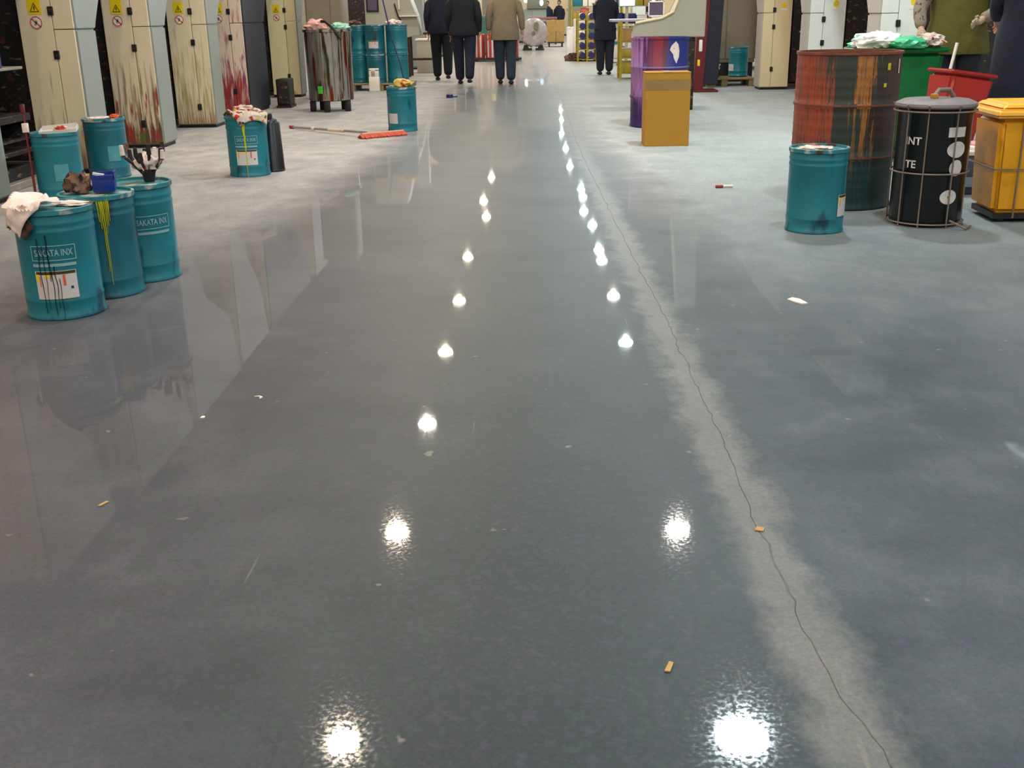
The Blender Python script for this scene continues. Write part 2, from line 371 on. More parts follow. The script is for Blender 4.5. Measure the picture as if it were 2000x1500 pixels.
# ------------------------------------------------------------------ floor
CR = [(-7, 0.60), (0, 0.57), (1.44, 0.547), (1.56, 0.524), (1.82, 0.507), (2.07, 0.51), (2.35, 0.509), (2.83, 0.515), (3.36, 0.509), (3.99, 0.507), (5.1, 0.478), (6.38, 0.455), (8.15, 0.423), (10.2, 0.40), (14.4, 0.41), (24.3, 0.30), (40, 0.2), (84, 0.1)]
def crack_x(y):
    for (y0, x0), (y1, x1) in zip(CR, CR[1:]):
        if y0 <= y <= y1:
            t = (y - y0) / (y1 - y0); return x0 + (x1 - x0) * t
    return CR[-1][1]
def floor_material():
    t = NT('polished_concrete')
    tc = t.n('ShaderNodeTexCoord'); P = tc.outputs['Object']
    sp = t.n('ShaderNodeSeparateXYZ'); t.l(P, sp.inputs[0]); X, Y = sp.outputs[0], sp.outputs[1]
    def sc(v, loc=(0, 0, 0)):
        mp = t.n('ShaderNodeMapping'); mp.inputs['Scale'].default_value = v; mp.inputs['Location'].default_value = loc; t.l(P, mp.inputs[0]); return mp.outputs[0]
    big = t.noise(sc((1, 0.6, 1)), 0.9, 5, 0.6)
    mid = t.noise(sc((1, 0.7, 1), (5, 3, 0)), 4.5, 6, 0.65)
    fine = t.noise(P, 90, 3, 0.7)
    speck = t.noise(P, 320, 2, 0.6)
    cloud = t.noise(sc((1.0, 1.6, 1), (11, 2, 0)), 1.7, 5, 0.6)
    # polished lane: |x + .1| small, edge wandering
    xa = t.math('ABSOLUTE', t.math('ADD', X, 0.34))
    xw = t.math('ADD', xa, t.math('MULTIPLY', t.math('SUBTRACT', cloud, 0.5), 0.55))
    ya = t.ramp(Y, 2.5, 11)                        # lane narrows with distance
    lim = t.math('SUBTRACT', 1.45, t.math('MULTIPLY', ya, 0.60))
    lane = t.ramp(t.math('SUBTRACT', xw, lim), -0.28, 0.2, inv=True)
    # colour
    c = t.mix(t.ramp(big, 0.32, 0.68), S(46, 56, 64), S(82, 86, 92))
    c = t.mix(t.math('MULTIPLY', t.ramp(mid, 0.46, 0.74), 0.45), c, S(118, 116, 118))
    c = t.mix(t.math('MULTIPLY', t.ramp(cloud, 0.48, 0.64), 0.55), c, S(38, 46, 52))
    # a cooler, greener middle and a browner left
    c = t.mix(t.math('MULTIPLY', t.ramp(X, -0.3, -1.6, ), 0.0), c, c)
    warm = t.ramp(t.math('MULTIPLY', X, -1), 0.2, 1.4)
    c = t.mix(t.math('MULTIPLY', warm, 0.5), c, S(92, 80, 88))
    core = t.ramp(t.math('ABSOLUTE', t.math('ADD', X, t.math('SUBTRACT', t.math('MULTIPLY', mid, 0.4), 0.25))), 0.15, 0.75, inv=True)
    c = t.mix(t.math('MULTIPLY', t.math('MULTIPLY', core, t.ramp(Y, 3.0, 8, inv=True)), 0.78), c, S(30, 40, 44))  # darker middle strip; the near reflection of the dark ceiling is painted in too
    # dusty unpolished concrete at the sides, its lit brightness partly painted into the colour
    dust = t.mix(t.ramp(mid, 0.35, 0.7), S(190, 182, 180), S(238, 228, 222))
    dust = t.mix(t.math('MULTIPLY', t.ramp(X, 0.3, 1.2), 0.55), dust, S(210, 226, 226))
    dmask = t.math('MULTIPLY', t.math('SUBTRACT', 1.0, lane), t.ramp(Y, 3.6, 9.0))
    c = t.mix(t.math('MULTIPLY', dmask, 0.85), c, dust)
    c = t.mix(t.math('MULTIPLY', t.ramp(Y, 3, 14), 0.38), c, S(150, 156, 160))  # grazing reflection painted in: the whole floor pales with distance
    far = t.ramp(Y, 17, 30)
    c = t.mix(t.math('MULTIPLY', far, 0.8), c, S(186, 172, 158))  # bright far reflection put into the colour as a pale warm tone
    # repair strip along the crack (crack x roughly .51 near, .42 at 8 m)
    cx = t.math('SUBTRACT', 0.535, t.math('MULTIPLY', t.math('MULTIPLY', t.math('MINIMUM', t.math('MAXIMUM', Y, 0.0), 9.0), 1.0), 0.0125))
    d = t.math('ABSOLUTE', t.math('SUBTRACT', X, cx))
    dn = t.math('ADD', d, t.math('MULTIPLY', t.math('SUBTRACT', t.noise(sc((1, 0.7, 1), (2, 9, 0)), 7, 5, 0.7), 0.5), 0.22))
    strip = t.ramp(dn, 0.03, 0.095, inv=True)
    strip = t.math('MULTIPLY', strip, t.ramp(Y, 14, 7))if False else t.math('MULTIPLY', strip, t.ramp(Y, 6, 16, inv=True))
    sc_ = t.mix(t.ramp(mid, 0.35, 0.7), S(124, 118, 114), S(146, 140, 134))
    c = t.mix(t.math('MULTIPLY', strip, 0.62), c, sc_)
    # small marks and scratches
    scr = t.noise(sc((30, 1.6, 1), (1, 4, 0)), 1.0, 2, 0.5)
    c = t.mix(t.math('MULTIPLY', t.ramp(scr, 0.74, 0.78), 0.35), c, S(150, 142, 130))
    spots = t.noise(sc((1, 1, 1), (7, 7, 0)), 16, 2, 0.5)
    c = t.mix(t.math('MULTIPLY', t.ramp(spots, 0.73, 0.77), 0.5), c, S(165, 155, 145))
    hue = t.noise(sc((1, 1, 1), (31, 9, 0)), 26, 4, 0.7)
    c = t.mix(t.math('MULTIPLY', t.ramp(hue, 0.5, 0.68), 0.30), c, S(92, 82, 112))
    c = t.mix(t.math('MULTIPLY', t.ramp(hue, 0.5, 0.34), 0.22), c, S(70, 100, 92))
    g = t.math('ADD', t.math('MULTIPLY', fine, 0.6), t.math('MULTIPLY', speck, 0.4))
    c = t.mix(t.math('MULTIPLY', t.ramp(g, 0.3, 0.7), 0.45), c, S(16, 18, 26))
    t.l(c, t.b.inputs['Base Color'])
    # gloss
    r = t.math('ADD', 0.42, t.math('MULTIPLY', mid, 0.16))
    r = t.math('ADD', r, t.math('MULTIPLY', dmask, 0.22))
    t.l(r, t.b.inputs['Roughness'])
    t.b.inputs['Specular IOR Level'].default_value = 0.24
    cw = t.math('MULTIPLY', t.math('ADD', t.math('MULTIPLY', lane, 0.42), 0.0), t.math('SUBTRACT', 1.0, strip))
    t.l(cw, t.b.inputs['Coat Weight'])
    t.l(t.math('ADD', 0.016, t.math('MULTIPLY', t.ramp(t.noise(P, 110, 4, 0.65), 0.40, 0.66), t.math('ADD', 0.012, t.math('MULTIPLY', t.ramp(Y, 1.3, 3.2, inv=True), 0.085)))), t.b.inputs['Coat Roughness'])
    t.b.inputs['Coat IOR'].default_value = 1.5
    b = t.n('ShaderNodeBump'); b.inputs['Strength'].default_value = 0.05; b.inputs['Distance'].default_value = 0.004
    t.l(mid, b.inputs['Height']); t.l(b.outputs[0], t.b.inputs['Normal'])
    b2 = t.n('ShaderNodeBump'); b2.inputs['Strength'].default_value = 0.006; b2.inputs['Distance'].default_value = 0.003
    t.l(t.noise(P, 6, 2), b2.inputs['Height']); t.l(b2.outputs[0], t.b.inputs['Coat Normal'])
    return t.m
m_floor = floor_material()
mb = MB(); rows = []
ys = []
y = -7.0
while y < 84:
    ys.append(y); y += 0.035 if 0.8 < y < 5 else (0.12 if y < 12 else (0.6 if y < 25 else 6))
ys.append(84.0)
for y in ys:
    jit = 0.012 * noise.noise(Vector((y * 6, 0, 1))) + 0.009 * noise.noise(Vector((y * 21, 0, 5)))
    x = crack_x(y) + jit
    w = 0.0009 + 0.0016 * abs(noise.noise(Vector((y * 9, 4, 2))))
    if noise.noise(Vector((y * 2.2, 8, 8))) > 0.18: w *= 2.0
    rows.append([mb.bm.verts.new(p) for p in ((-14, y, 0), (x - w, y, 0), (x, y, -0.0016), (x + w, y, 0), (14, y, 0))])
for a, b in zip(rows, rows[1:]):
    for k in range(4): mb.bm.faces.new((a[k], a[k + 1], b[k + 1], b[k]))
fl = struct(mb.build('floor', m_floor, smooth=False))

# ------------------------------------------------------------------ hall shell
struct(MB().box(-14.2, -14, -7.2, 84.2, 0, 7.4).build('wall_left', m_wall))
struct(MB().box(14, 14.2, -7.2, 84.2, 0, 7.4).build('wall_right', m_wall))
struct(MB().box(-14.2, 14.2, 84, 84.3, 0, 7.4).build('wall_back', m_wall))
struct(MB().box(-14.2, 14.2, -7.3, -7, 0, 7.4).build('wall_front', m_wall))
ce = struct(MB().box(-14.2, 14.2, -7.3, 84.3, 7.4, 7.55).build('ceiling', m_ceil))
for y in range(-4, 84, 8):
    MB().box(-14, 14, y - 0.1, y + 0.1, 7.05, 7.4).build('beam', m_beam, ce)
# lamps
def make_lamp(x, y, rad, m):
    t = thing('high_bay_lamp', 'round high bay lamp hanging from the roof above the aisle', 'lamp', (x, y, LAMP_H), group='high bay lamps in two rows above the aisle')
    MB().tube([(0, 0, 0.42), (0, 0, 1.9)], 0.012).build('hanging_rod', m_black, t)
    MB().lathe([(0.06, 0.42), (0.09, 0.36), (0.10, 0.22), (0.16, 0.04), (0.155, 0.035), (0.09, 0.21), (0.05, 0.22)], 24, caps=False).build('reflector', m_steel, t)
    return t
proto = make_lamp(*LEFT_ROW[0], 0.11, None)
for p in LEFT_ROW[1:] + RIGHT_ROW:
    c = copy_tree(proto); c.location = (p[0], p[1], LAMP_H)

# ------------------------------------------------------------------ printing units beside the aisle
def press_unit(name, label, xa, y0, side, m_front, m_side, z_back=0.38, gap=1.2, dark_side=False, front_w=0.42, interior='a', seedk=0, latches=(1.19, 0.88, 0.22), inner=0.44, signs=True):
    """xa: x of the aisle face; side=-1 left of the aisle, +1 right"""
    t = thing(name, label, 'machine', (xa, y0, 0), group='printing units along the aisle')
    s = side
    def X(d): return s * d                       # d metres away from the aisle
    dB = z_back
    prof_lo = [(0.0, 0.03), (0.0, 1.055), (dB, 1.055), (dB, 0.03)]
    prof_hi = [(0.0, 1.059), (0.0, 2.7), (gap, 2.7), (gap - 0.25, 2.0), (dB + 0.30, 1.6), (dB + 0.15, 1.28), (dB + 0.02, 1.12), (dB, 1.059)]
    MB().prism(prof_lo, 0, X(0), X(front_w), 0.012).build('side_frame', m_side, t)
    MB().prism(prof_hi, 0, X(0), X(front_w), 0.006).build('upper_frame', m_side, t)
    MB().box(min(X(0.02), X(front_w)), max(X(0.02), X(front_w)), 0.02, dB - 0.02, 0, 0.031).build('plinth', m_black, t)
    # two leaves of the front cover with a gap between
    seam = 0.165
    for d0, d1 in ((0.012, seam - 0.003), (seam + 0.003, front_w - 0.004)):
        for z0, z1 in (((0.04, 1.055), (1.061, 2.65)) if d0 < 0.1 else ((0.04, 2.65),)):
            MB().box(min(X(d0), X(d1)), max(X(d0), X(d1)), -0.014, 0.0, z0, z1, 0.003, 1).build('cover_leaf', m_front, t)
    for z in latches:
        l = MB().box(min(X(seam - 0.02), X(seam + 0.022)), max(X(seam - 0.02), X(seam + 0.022)), -0.03, -0.012, z - 0.032, z + 0.030, 0.004, 1).build('latch', m_black, t)
        MB().box(-0.006 + X(seam), 0.006 + X(seam), -0.038, -0.029, z - 0.018, z + 0.018).build('latch_tongue', m_iron, l)
    if signs:
        cx = X(0.285)
        w = MB().box(cx - 0.05, cx + 0.05, -0.0165, -0.0138, 1.165, 1.285).build('warning_sign', m_yellow, t)
        tri = MB()
        def ring(o, i, d):
            for k in range(3):
                a0, a1 = o[k], o[(k + 1) % 3]; b0, b1 = i[k], i[(k + 1) % 3]
                tri.quad([(a0[0], d, a0[1]), (a1[0], d, a1[1]), (b1[0], d, b1[1]), (b0[0], d, b0[1])])
        ring([(cx - 0.036, 1.182), (cx + 0.036, 1.182), (cx, 1.25)], [(cx - 0.026, 1.188), (cx + 0.026, 1.188), (cx, 1.238)], -0.0172)
        tri.quad([(cx + 0.004, -0.0172, 1.232), (cx - 0.008, -0.0172, 1.208), (cx + 0.002, -0.0172, 1.206), (cx + 0.006, -0.0172, 1.215)])
        tri.quad([(cx - 0.003, -0.0172, 1.208), (cx + 0.006, -0.0172, 1.210), (cx + 0.001, -0.0172, 1.192), (cx - 0.004, -0.0172, 1.195)])
        tri.build('warning_triangle', m_signblack, w, smooth=False)
        Mx = Matrix.Translation((cx, -0.014, 1.108)) @ Matrix.Rotation(PI / 2, 4, 'X')
        p = MB().lathe([(0.047, 0), (0.047, 0.003)], 28, M=Mx).build('prohibition_sign', m_signwhite, t)
        rg = MB(); N = 28; y_ = -0.0178
        for k in range(N):
            a, b = 2 * PI * k / N, 2 * PI * (k + 1) / N
            rg.quad([(cx + r * math.cos(q), y_, 1.108 + r * math.sin(q)) for r, q in ((0.046, a), (0.046, b), (0.037, b), (0.037, a))])
        rg.quad([(cx + 0.7 * 0.045 - 0.005, y_, 1.108 - 0.031 - 0.004), (cx + 0.031 + 0.004, y_, 1.108 - 0.031 + 0.005), (cx - 0.026, y_, 1.108 + 0.031), (cx - 0.033, y_, 1.108 + 0.024)])
        rg.build('prohibition_ring', m_signred, p, smooth=False)
        hd = MB(); hd.quad([(cx - 0.016, y_, 1.092), (cx - 0.002, y_, 1.086), (cx + 0.012, y_, 1.118), (cx - 0.002, y_, 1.128)])
        hd.build('hand_mark', m_greyframe, p, smooth=False)
    # lower machinery behind the frame: rollers, beams, ink tray, drive side
    L = 2.2
    yb0, yb1 = dB + 0.03, gap - 0.03
    rr = random.Random(seedk)
    MB().box(min(X(front_w + 0.03), X(front_w + L)), max(X(front_w + 0.03), X(front_w + L)), -0.05 + 0.1, dB - 0.08, 0.1, 2.6).build('machine_body', m_iron, t)
    def roller(z, yy, r, m, d0=inner + 0.03):
        Mx = Matrix.Translation((0, yy, z)) @ Matrix.Rotation(PI / 2, 4, 'Y')
        MB().lathe([(r * 0.35, X(d0) ), (r * 0.35, X(d0 + 0.07)), (r, X(d0 + 0.071)), (r, X(L))], 20, M=Mx).build('roller', m, t)
    roller(0.93, yb0 + 0.16, 0.085, m_iron)
    roller(0.66, yb0 + 0.24, 0.10, m_steel)
    roller(1.18, yb0 + 0.30, 0.06, m_pale_steel)
    for z, m, th in ((0.82, m_pale_steel, 0.02), (0.50, m_iron, 0.05), (0.26, m_iron, 0.03)):
        MB().box(min(X(inner + 0.01), X(L)), max(X(inner + 0.01), X(L)), yb0 + 0.02, yb1 - 0.05, z - th, z, 0.004, 1).build('cross_beam', m, t)
    MB().prism([(yb0 + 0.04, 0.42), (yb0 + 0.10, 0.32), (yb1 - 0.16, 0.32), (yb1 - 0.08, 0.44), (yb1 - 0.10, 0.44), (yb1 - 0.17, 0.335), (yb0 + 0.11, 0.335), (yb0 + 0.06, 0.42)], 0, X(inner + 0.02), X(L * 0.9)).build('ink_tray', m_iron, t)
    MB().box(min(X(inner), X(1.4)), max(X(inner), X(1.4)), yb0, yb1, 0.0, 0.05, 0.004, 1).build('step_plate', m_pale_steel, t)
    MB().box(min(X(inner + 0.06), X(1.4)), max(X(inner + 0.06), X(1.4)), yb0 + 0.1, yb1, 0.05, 0.14, 0.004, 1).build('step_plate', m_iron, t)
    Mx = Matrix.Translation((X(inner - 0.02), yb0 + 0.22, 0.98)) @ Matrix.Rotation(PI / 2, 4, 'Y')
    hw = MB()
    hw.tube([Mx @ Vector((0.075 * math.cos(a), 0.075 * math.sin(a), 0)) for a in [2 * PI * k / 16 for k in range(17)]], 0.009, 6)
    hw.tube([Mx @ Vector((-0.075, 0, 0)), Mx @ Vector((0.075, 0, 0))], 0.007, 6)
    hw.tube([Mx @ Vector((0, 0, 0)), Mx @ Vector((0, 0, X(0.10)))], 0.014, 6)
    hw.build('hand_wheel', mat('hand_wheel_%s' % interior, {'a': S(170, 45, 35), 'b': S(190, 170, 50), 'c': S(40, 70, 140)}[interior], 0.4), t)
    MB().box(min(X(inner - 0.01), X(inner + 0.08)), max(X(inner - 0.01), X(inner + 0.08)), yb0 + 0.34, yb0 + 0.42, 0.819, 1.0, 0.01, 2).build('valve_block', mat('valve_%s' % interior, {'a': S(40, 60, 120), 'b': S(110, 90, 70), 'c': S(60, 90, 80)}[interior], 0.5), t)
    return t
press_unit('printing_unit', 'grey printing unit frame cut off by the left edge of the photo', -3.45, 6.68, -1, m_cream, m_greyframe, inner=0.15, gap=1.25, interior='a', seedk=1)
press_unit('printing_unit', 'cream printing unit behind the nearest group of teal drums, lightly soiled front', -3.37, 8.3, -1, m_cream, m_greyframe, z_back=0.37, gap=1.5, interior='a', seedk=2)
press_unit('printing_unit', 'cream printing unit with red and green ink splashed low on its front', -3.37, 9.95, -1, m_cream_red, m_greyframe, gap=1.7, interior='b', seedk=3)
press_unit('printing_unit', 'cream printing unit with brownish ink runs down its front', -3.40, 11.8, -1, m_cream_brown, m_greyframe, gap=1.35, interior='c', seedk=4)
press_unit('printing_unit', 'cream printing unit spattered with magenta ink, its aisle side dark navy', -3.40, 13.3, -1, m_cream_magenta, m_darkframe, z_back=1.02, gap=2.6, interior='b', seedk=5, latches=(1.19, 0.9, 0.28))
press_unit('printing_unit', 'clean cream printing unit behind the ink-splashed steel tank', -3.37, 16.2, -1, m_cream_clean, m_greyframe, gap=1.0, interior='c', seedk=6, latches=(1.21, 0.98, 0.30))
press_unit('printing_unit', 'beige printing unit standing beside the right hand pallet', 3.3, 16.2, 1, m_beige, m_greywarm, gap=1.1, interior='c', seedk=7, latches=(1.10, 0.87, 0.29), signs=False)
press_unit('printing_unit', 'white printing unit rising behind the ink-crusted oil drum', 3.23, 13.2, 1, m_white, m_greywarm, gap=2.4, interior='a', seedk=8, latches=(0.99, 0.73, 0.3), signs=False)
press_unit('printing_unit', 'white printing unit behind the green bin on the right', 3.22, 10.5, 1, m_white, m_greywarm, gap=2.3, interior='c', seedk=9, latches=(0.97, 0.7, 0.3), signs=False)
for o in [o for o in D.objects if o.name.startswith('printing_unit') and o.location.x > 0]:
    MB().lathe([(0.034, 0), (0.034, 0.003)], 20, M=Matrix.Translation((0.30, -0.014, 1.16)) @ Matrix.Rotation(PI / 2, 4, 'X')).build('round_sticker', m_yellow, o)
    MB().box(0.255, 0.345, -0.016, -0.0138, 1.09, 1.115).build('sticker', m_signwhite, o)

# small dark box on the floor past the navy side
t = thing('junction_box', 'small dark box standing by the navy printing unit side', 'box', (-3.22, 14.25, 0))
MB().box(-0.08, 0.09, 0, 0.3, 0.03, 0.36, 0.01).build('body', m_black, t)
MB().box(-0.06, 0.07, -0.008, 0.0, 0.06, 0.33, 0.003, 1).build('door', m_iron, t)
MB().box(-0.09, 0.10, -0.01, 0.31, 0, 0.03).build('foot_plate', m_iron, t)

# ------------------------------------------------------------------ teal ink drums
DR, DH = 0.150, 0.435
def ink_drum(label, x, y, ang=-100, z=0, R=DR, H=DH, body=m_teal, marks='full', drip=None, tilt=None, text='SAKATA INX'):
    """ang: direction the label faces, degrees"""
    t = thing('ink_drum', label, 'drum', (x, y, z), group='teal ink drums')
    prof = [(R * 0.985, 0), (R * 1.01, 0.004), (R * 1.01, 0.014), (R * 0.985, 0.02)]
    for zz in (0.075, H - 0.085, H - 0.055):
        prof += [(R * 0.985, zz - 0.009), (R * 1.0, zz - 0.003), (R * 1.0, zz + 0.003), (R * 0.985, zz + 0.009)]
    prof += [(R * 0.985, H - 0.022)]
    MB().lathe(prof, 44).build('shell', body, t)
    MB().lathe([(R * 0.99, H - 0.024), (R * 1.03, H - 0.020), (R * 1.03, H - 0.002), (R * 1.0, H), (R * 0.955, H - 0.001), (R * 0.945, H - 0.012), (R * 0.3, H - 0.010), (0.001, H - 0.010)], 44).build('lid', m_tealtop, t)
    a = math.radians(ang)
    if marks in ('full', 'box'):
        fr = MB(); Rf = R * 1.004; z0 = H * 0.62
        w, h, e = 0.085, 0.030, 0.0035
        for (u0, u1, v0, v1) in ((-w, w, h - e, h), (-w, w, -h, -h + e), (-w, -w + e, -h, h), (w - e, w, -h, h)):
            patch(fr, Rf, a, z0, u0, u1, v0, v1, 10 if u1 - u0 > 0.02 else 1)
        f = fr.build('brand_frame', m_ink_print, t, smooth=False)
        text_on_cyl(text, 0.036, Rf, a, z0, m_ink_print, f, sx=0.70)
        patch_ = MB(); patch(patch_, Rf, a, z0 - 0.045, -w, w * 0.95, -0.008, 0.004, 10); patch_.build('print_band', m_ink_print, t, smooth=False)
    if marks == 'full' or marks == 'label':
        lb = MB(); patch(lb, R * 1.006, a, H * 0.34, -0.082, 0.075, -0.060, 0.052, 10)
        l = lb.build('paper_label', m_label, t, smooth=False)
        q = MB(); patch(q, R * 1.009, a, H * 0.34, -0.078, 0.072, 0.038, 0.050, 10); q.build('label_header', m_signblack, l, smooth=False)
        q = MB(); patch(q, R * 1.009, a, H * 0.34, -0.080, -0.068, 0.010, 0.040, 1)
        q.build('yellow_mark', m_yellow, l, smooth=False)
        q = MB(); patch(q, R * 1.0095, a, H * 0.34, -0.045, -0.02, 0.026, 0.038, 2); q.build('yellow_mark', m_yellow, l, smooth=False)
        q = MB(); patch(q, R * 1.009, a, H * 0.34, 0.022, 0.032, -0.008, 0.036, 1); q.build('red_mark', m_signred, l, smooth=False)
        q = MB(); patch(q, R * 1.009, a, H * 0.34, -0.066, -0.062, -0.010, 0.030, 1); q.build('red_mark', m_signred, l, smooth=False)
        q = MB(); patch(q, R * 1.009, a, H * 0.34, 0.048, 0.058, -0.022, -0.012, 1); q.build('blue_mark', m_bluecap, l, smooth=False)
    if marks == 'pale':
        lb = MB(); patch(lb, R * 1.006, a, H * 0.42, -0.045, 0.045, -0.055, 0.055, 8); lb.build('faded_label', mat('faded_label', S(70, 140, 150), 0.6, var=0.15, vscale=30), t, smooth=False)
    if marks == 'small':
        lb = MB(); patch(lb, R * 1.006, a, H * 0.30, -0.055, 0.060, -0.050, 0.050, 8); lb.build('paper_label', m_label, t, smooth=False)
    if drip:
        dm, dang, runs = drip
        q = MB(); da = math.radians(dang)
        for (u, w, z1, z0) in runs:
            n = 10; prev = None
            for k in range(n + 1):
                zz = z1 + (z0 - z1) * k / n; ww = w * (1 - 0.5 * k / n) * (1 + 0.35 * noise.noise(Vector((u * 80, zz * 30, 1))))
                uu = u + 0.004 * noise.noise(Vector((u * 50, zz * 18, 7)))
                cur = (q.bm.verts.new(wrap((uu - ww, zz), R * 1.016, da, 0)), q.bm.verts.new(wrap((uu, zz), R * 1.028, da, 0)), q.bm.verts.new(wrap((uu + ww, zz), R * 1.016, da, 0)))
                if prev:
                    for j in range(2): q.bm.faces.new((prev[j], prev[j + 1], cur[j + 1], cur[j]))
                prev = cur
        q.build('ink_run', dm, t, smooth=True)
    return t
m_blkrun = mat('black_ink_run', S(14, 14, 18), 0.3); m_yelrun = mat('yellow_ink_run', S(190, 185, 20), 0.4); m_bluerun = mat('blue_ink_run', S(15, 40, 120), 0.4)
ink_drum('nearest teal ink drum with white label, black ink runs and a pale rag', -1.90, 4.19, -74, marks='full', drip=(m_blkrun, -84, [(-0.03, 0.0022, 0.33, 0.03), (-0.012, 0.0016, 0.30, 0.05), (0.006, 0.003, 0.34, 0.16), (0.012, 0.0018, 0.2, 0.02), (0.024, 0.0018, 0.22, 0.05), (0.036, 0.0014, 0.17, 0.0)]), body=m_teal)
ink_drum('teal ink drum with long yellow ink runs, middle of the three nearest in a line', -1.85, 4.515, -30, marks='none', body=m_tealdirty, drip=(m_yelrun, -60, [(-0.022, 0.003, 0.43, 0.33), (-0.014, 0.003, 0.425, 0.30), (-0.007, 0.0028, 0.43, 0.12), (-0.001, 0.0028, 0.42, 0.06), (0.006, 0.0028, 0.43, 0.28), (0.013, 0.003, 0.43, 0.31), (0.02, 0.003, 0.44, 0.33)]))
ink_drum('teal ink drum carrying the bunch of inky brushes, rear of the three nearest', -1.780, 4.80, -50, marks='box', body=m_teal)
ink_drum('teal ink drum with a pale tray on top, beside the left edge frame', -3.135, 7.12, -62, marks='pale', body=m_teal)
ink_drum('teal ink drum against the cream unit, orange scrap and paper on its lid', -3.19, 8.11, -50, marks='pale', body=m_tealdirty)
ink_drum('teal ink drum with one wide yellow drip and stained rags, standing alone on the left', -2.125, 8.11, -80, marks='full', drip=(m_yelrun, -84, [(0.0, 0.014, 0.44, 0.30), (0.004, 0.007, 0.30, 0.18), (0.006, 0.003, 0.18, 0.0)]))
ink_drum('teal ink drum behind the mop head with a yellow rag on top', -1.32, 11.18, -125, marks='small', body=m_teal)
ink_drum('teal ink drum in front of the ink-crusted oil drum on the right', 1.497, 5.70, -25, marks='label', body=m_teal)
ink_drum('teal ink drum on the right hand pallet by the beige unit', 3.22, 17.45, -150, z=0.13, marks='small')

# black can behind the lone drum
t = thing('black_canister', 'slim black canister tucked behind the drum with the wide yellow drip', 'canister', (-1.995, 8.30, 0))
MB().lathe([(0.088, 0), (0.092, 0.01), (0.088, 0.02), (0.075, 0.36), (0.06, 0.385), (0.025, 0.395)], 24).build('shell', m_blackdrum, t)
MB().lathe([(0.024, 0.39), (0.024, 0.425), (0.02, 0.43)], 16).build('cap', m_black, t)

# things on the drums
def rag(label, loc, size, seed, m, cat='rag', amp=0.4, rz=0):
    o = crumple(MB(), (0, 0, 0), size[0], size[1], size[2], seed, amp).build('rag', m); o.location = loc; o.rotation_euler = (0, 0, rz)
    return tag(o, label, cat)
o = MB(); drape(o, DR, DH, -0.085, -0.075, 0.115, math.radians(38), 3.0, b=0.125, lift=0.09)
o = o.build('rag', m_rag); o.location = (-1.90, 4.19, 0); solid(o); tag(o, 'pale pinkish rag with a pointed corner draped over the nearest drum', 'rag')
o = MB(); drape(o, DR, DH, -0.115, -0.07, 0.035, math.radians(25), 8.0, b=0.17, lift=0.0, rim=0.006)
o = o.build('dark_rag', mat('dark_stained_rag', S(70, 45, 38), 0.9, var=0.4, vscale=20)); o.location = (-1.90, 4.19, -0.02); solid(o); tag(o, 'dark stained cloth strip hanging below the pale rag', 'rag')
rag('white paper scrap lying flat on the lid of the nearest drum', (-1.835, 4.22, DH - 0.008), (0.075, 0.03, 0.012), 21, m_rag, 'paper', 0.3)
rag('brown oily rag ball beside the blue tin', (-1.925, 4.53, DH - 0.004), (0.055, 0.05, 0.055), 5, m_ragbrown, amp=0.5)
t = thing('blue_tin', 'small square blue tin with a ragged open top beside the brown rag', 'tin', (-1.815, 4.535, DH - 0.002), 0.25)
MB().box(-0.045, 0.045, -0.04, 0.04, 0, 0.065, 0.006).build('tin_body', m_blue, t)
MB().box(-0.048, 0.048, -0.043, -0.038, 0.055, 0.07).box(-0.048, 0.048, 0.038, 0.043, 0.055, 0.078).box(0.043, 0.048, -0.043, 0.043, 0.055, 0.085).build('open_rim', m_blue, t)
MB().box(-0.045, 0.0, 0.01, 0.044, 0.064, 0.072, rot=Matrix.Rotation(0.2, 3, 'Y')).build('flap', m_label, t)
# bunch of brushes in a cup
t = thing('brush_holder', 'open metal cup standing under the inky brushes', 'cup', (-1.735, 4.855, DH - 0.008))
MB().lathe([(0.022, 0), (0.022, 0.004), (0.03, 0.05), (0.032, 0.05), (0.024, 0.0)], 20, caps=False).build('cup', m_iron, t)
rr = random.Random(4)
labels_b = ['inky brush with a dark handle splayed outward from the cup on the rear near drum'] * 12
for k in range(12):
    a = 2 * PI * k / 12 + rr.uniform(-0.15, 0.15); sp = rr.uniform(0.06, 0.118); h = rr.uniform(0.12, 0.165)
    b = thing('ink_brush', labels_b[k], 'brush', (-1.735, 4.855, DH + 0.0), group='inky brushes splayed from the cup')
    p0 = Vector((0.006 * math.cos(a), 0.006 * math.sin(a), 0.002)); p1 = Vector((sp * 0.55 * math.cos(a), sp * 0.55 * math.sin(a), h * 0.42)); p2 = Vector((sp * math.cos(a), sp * math.sin(a), h * 0.72)); p3 = Vector((sp * 1.02 * math.cos(a), sp * 1.02 * math.sin(a), h))
    MB().tube([p0, p1, p2], 0.006, 6, 0.008).build('handle', m_brush, b)
    MB().tube([p2, p3], 0.012, 6, 0.009).build('bristles', (m_black, m_ragbrown, m_iron, m_rag)[k % 4], b)
rag('crumpled white paper tucked among the inky brushes', (-1.735, 4.855, DH + 0.045), (0.06, 0.05, 0.05), 77, m_rag, 'paper')
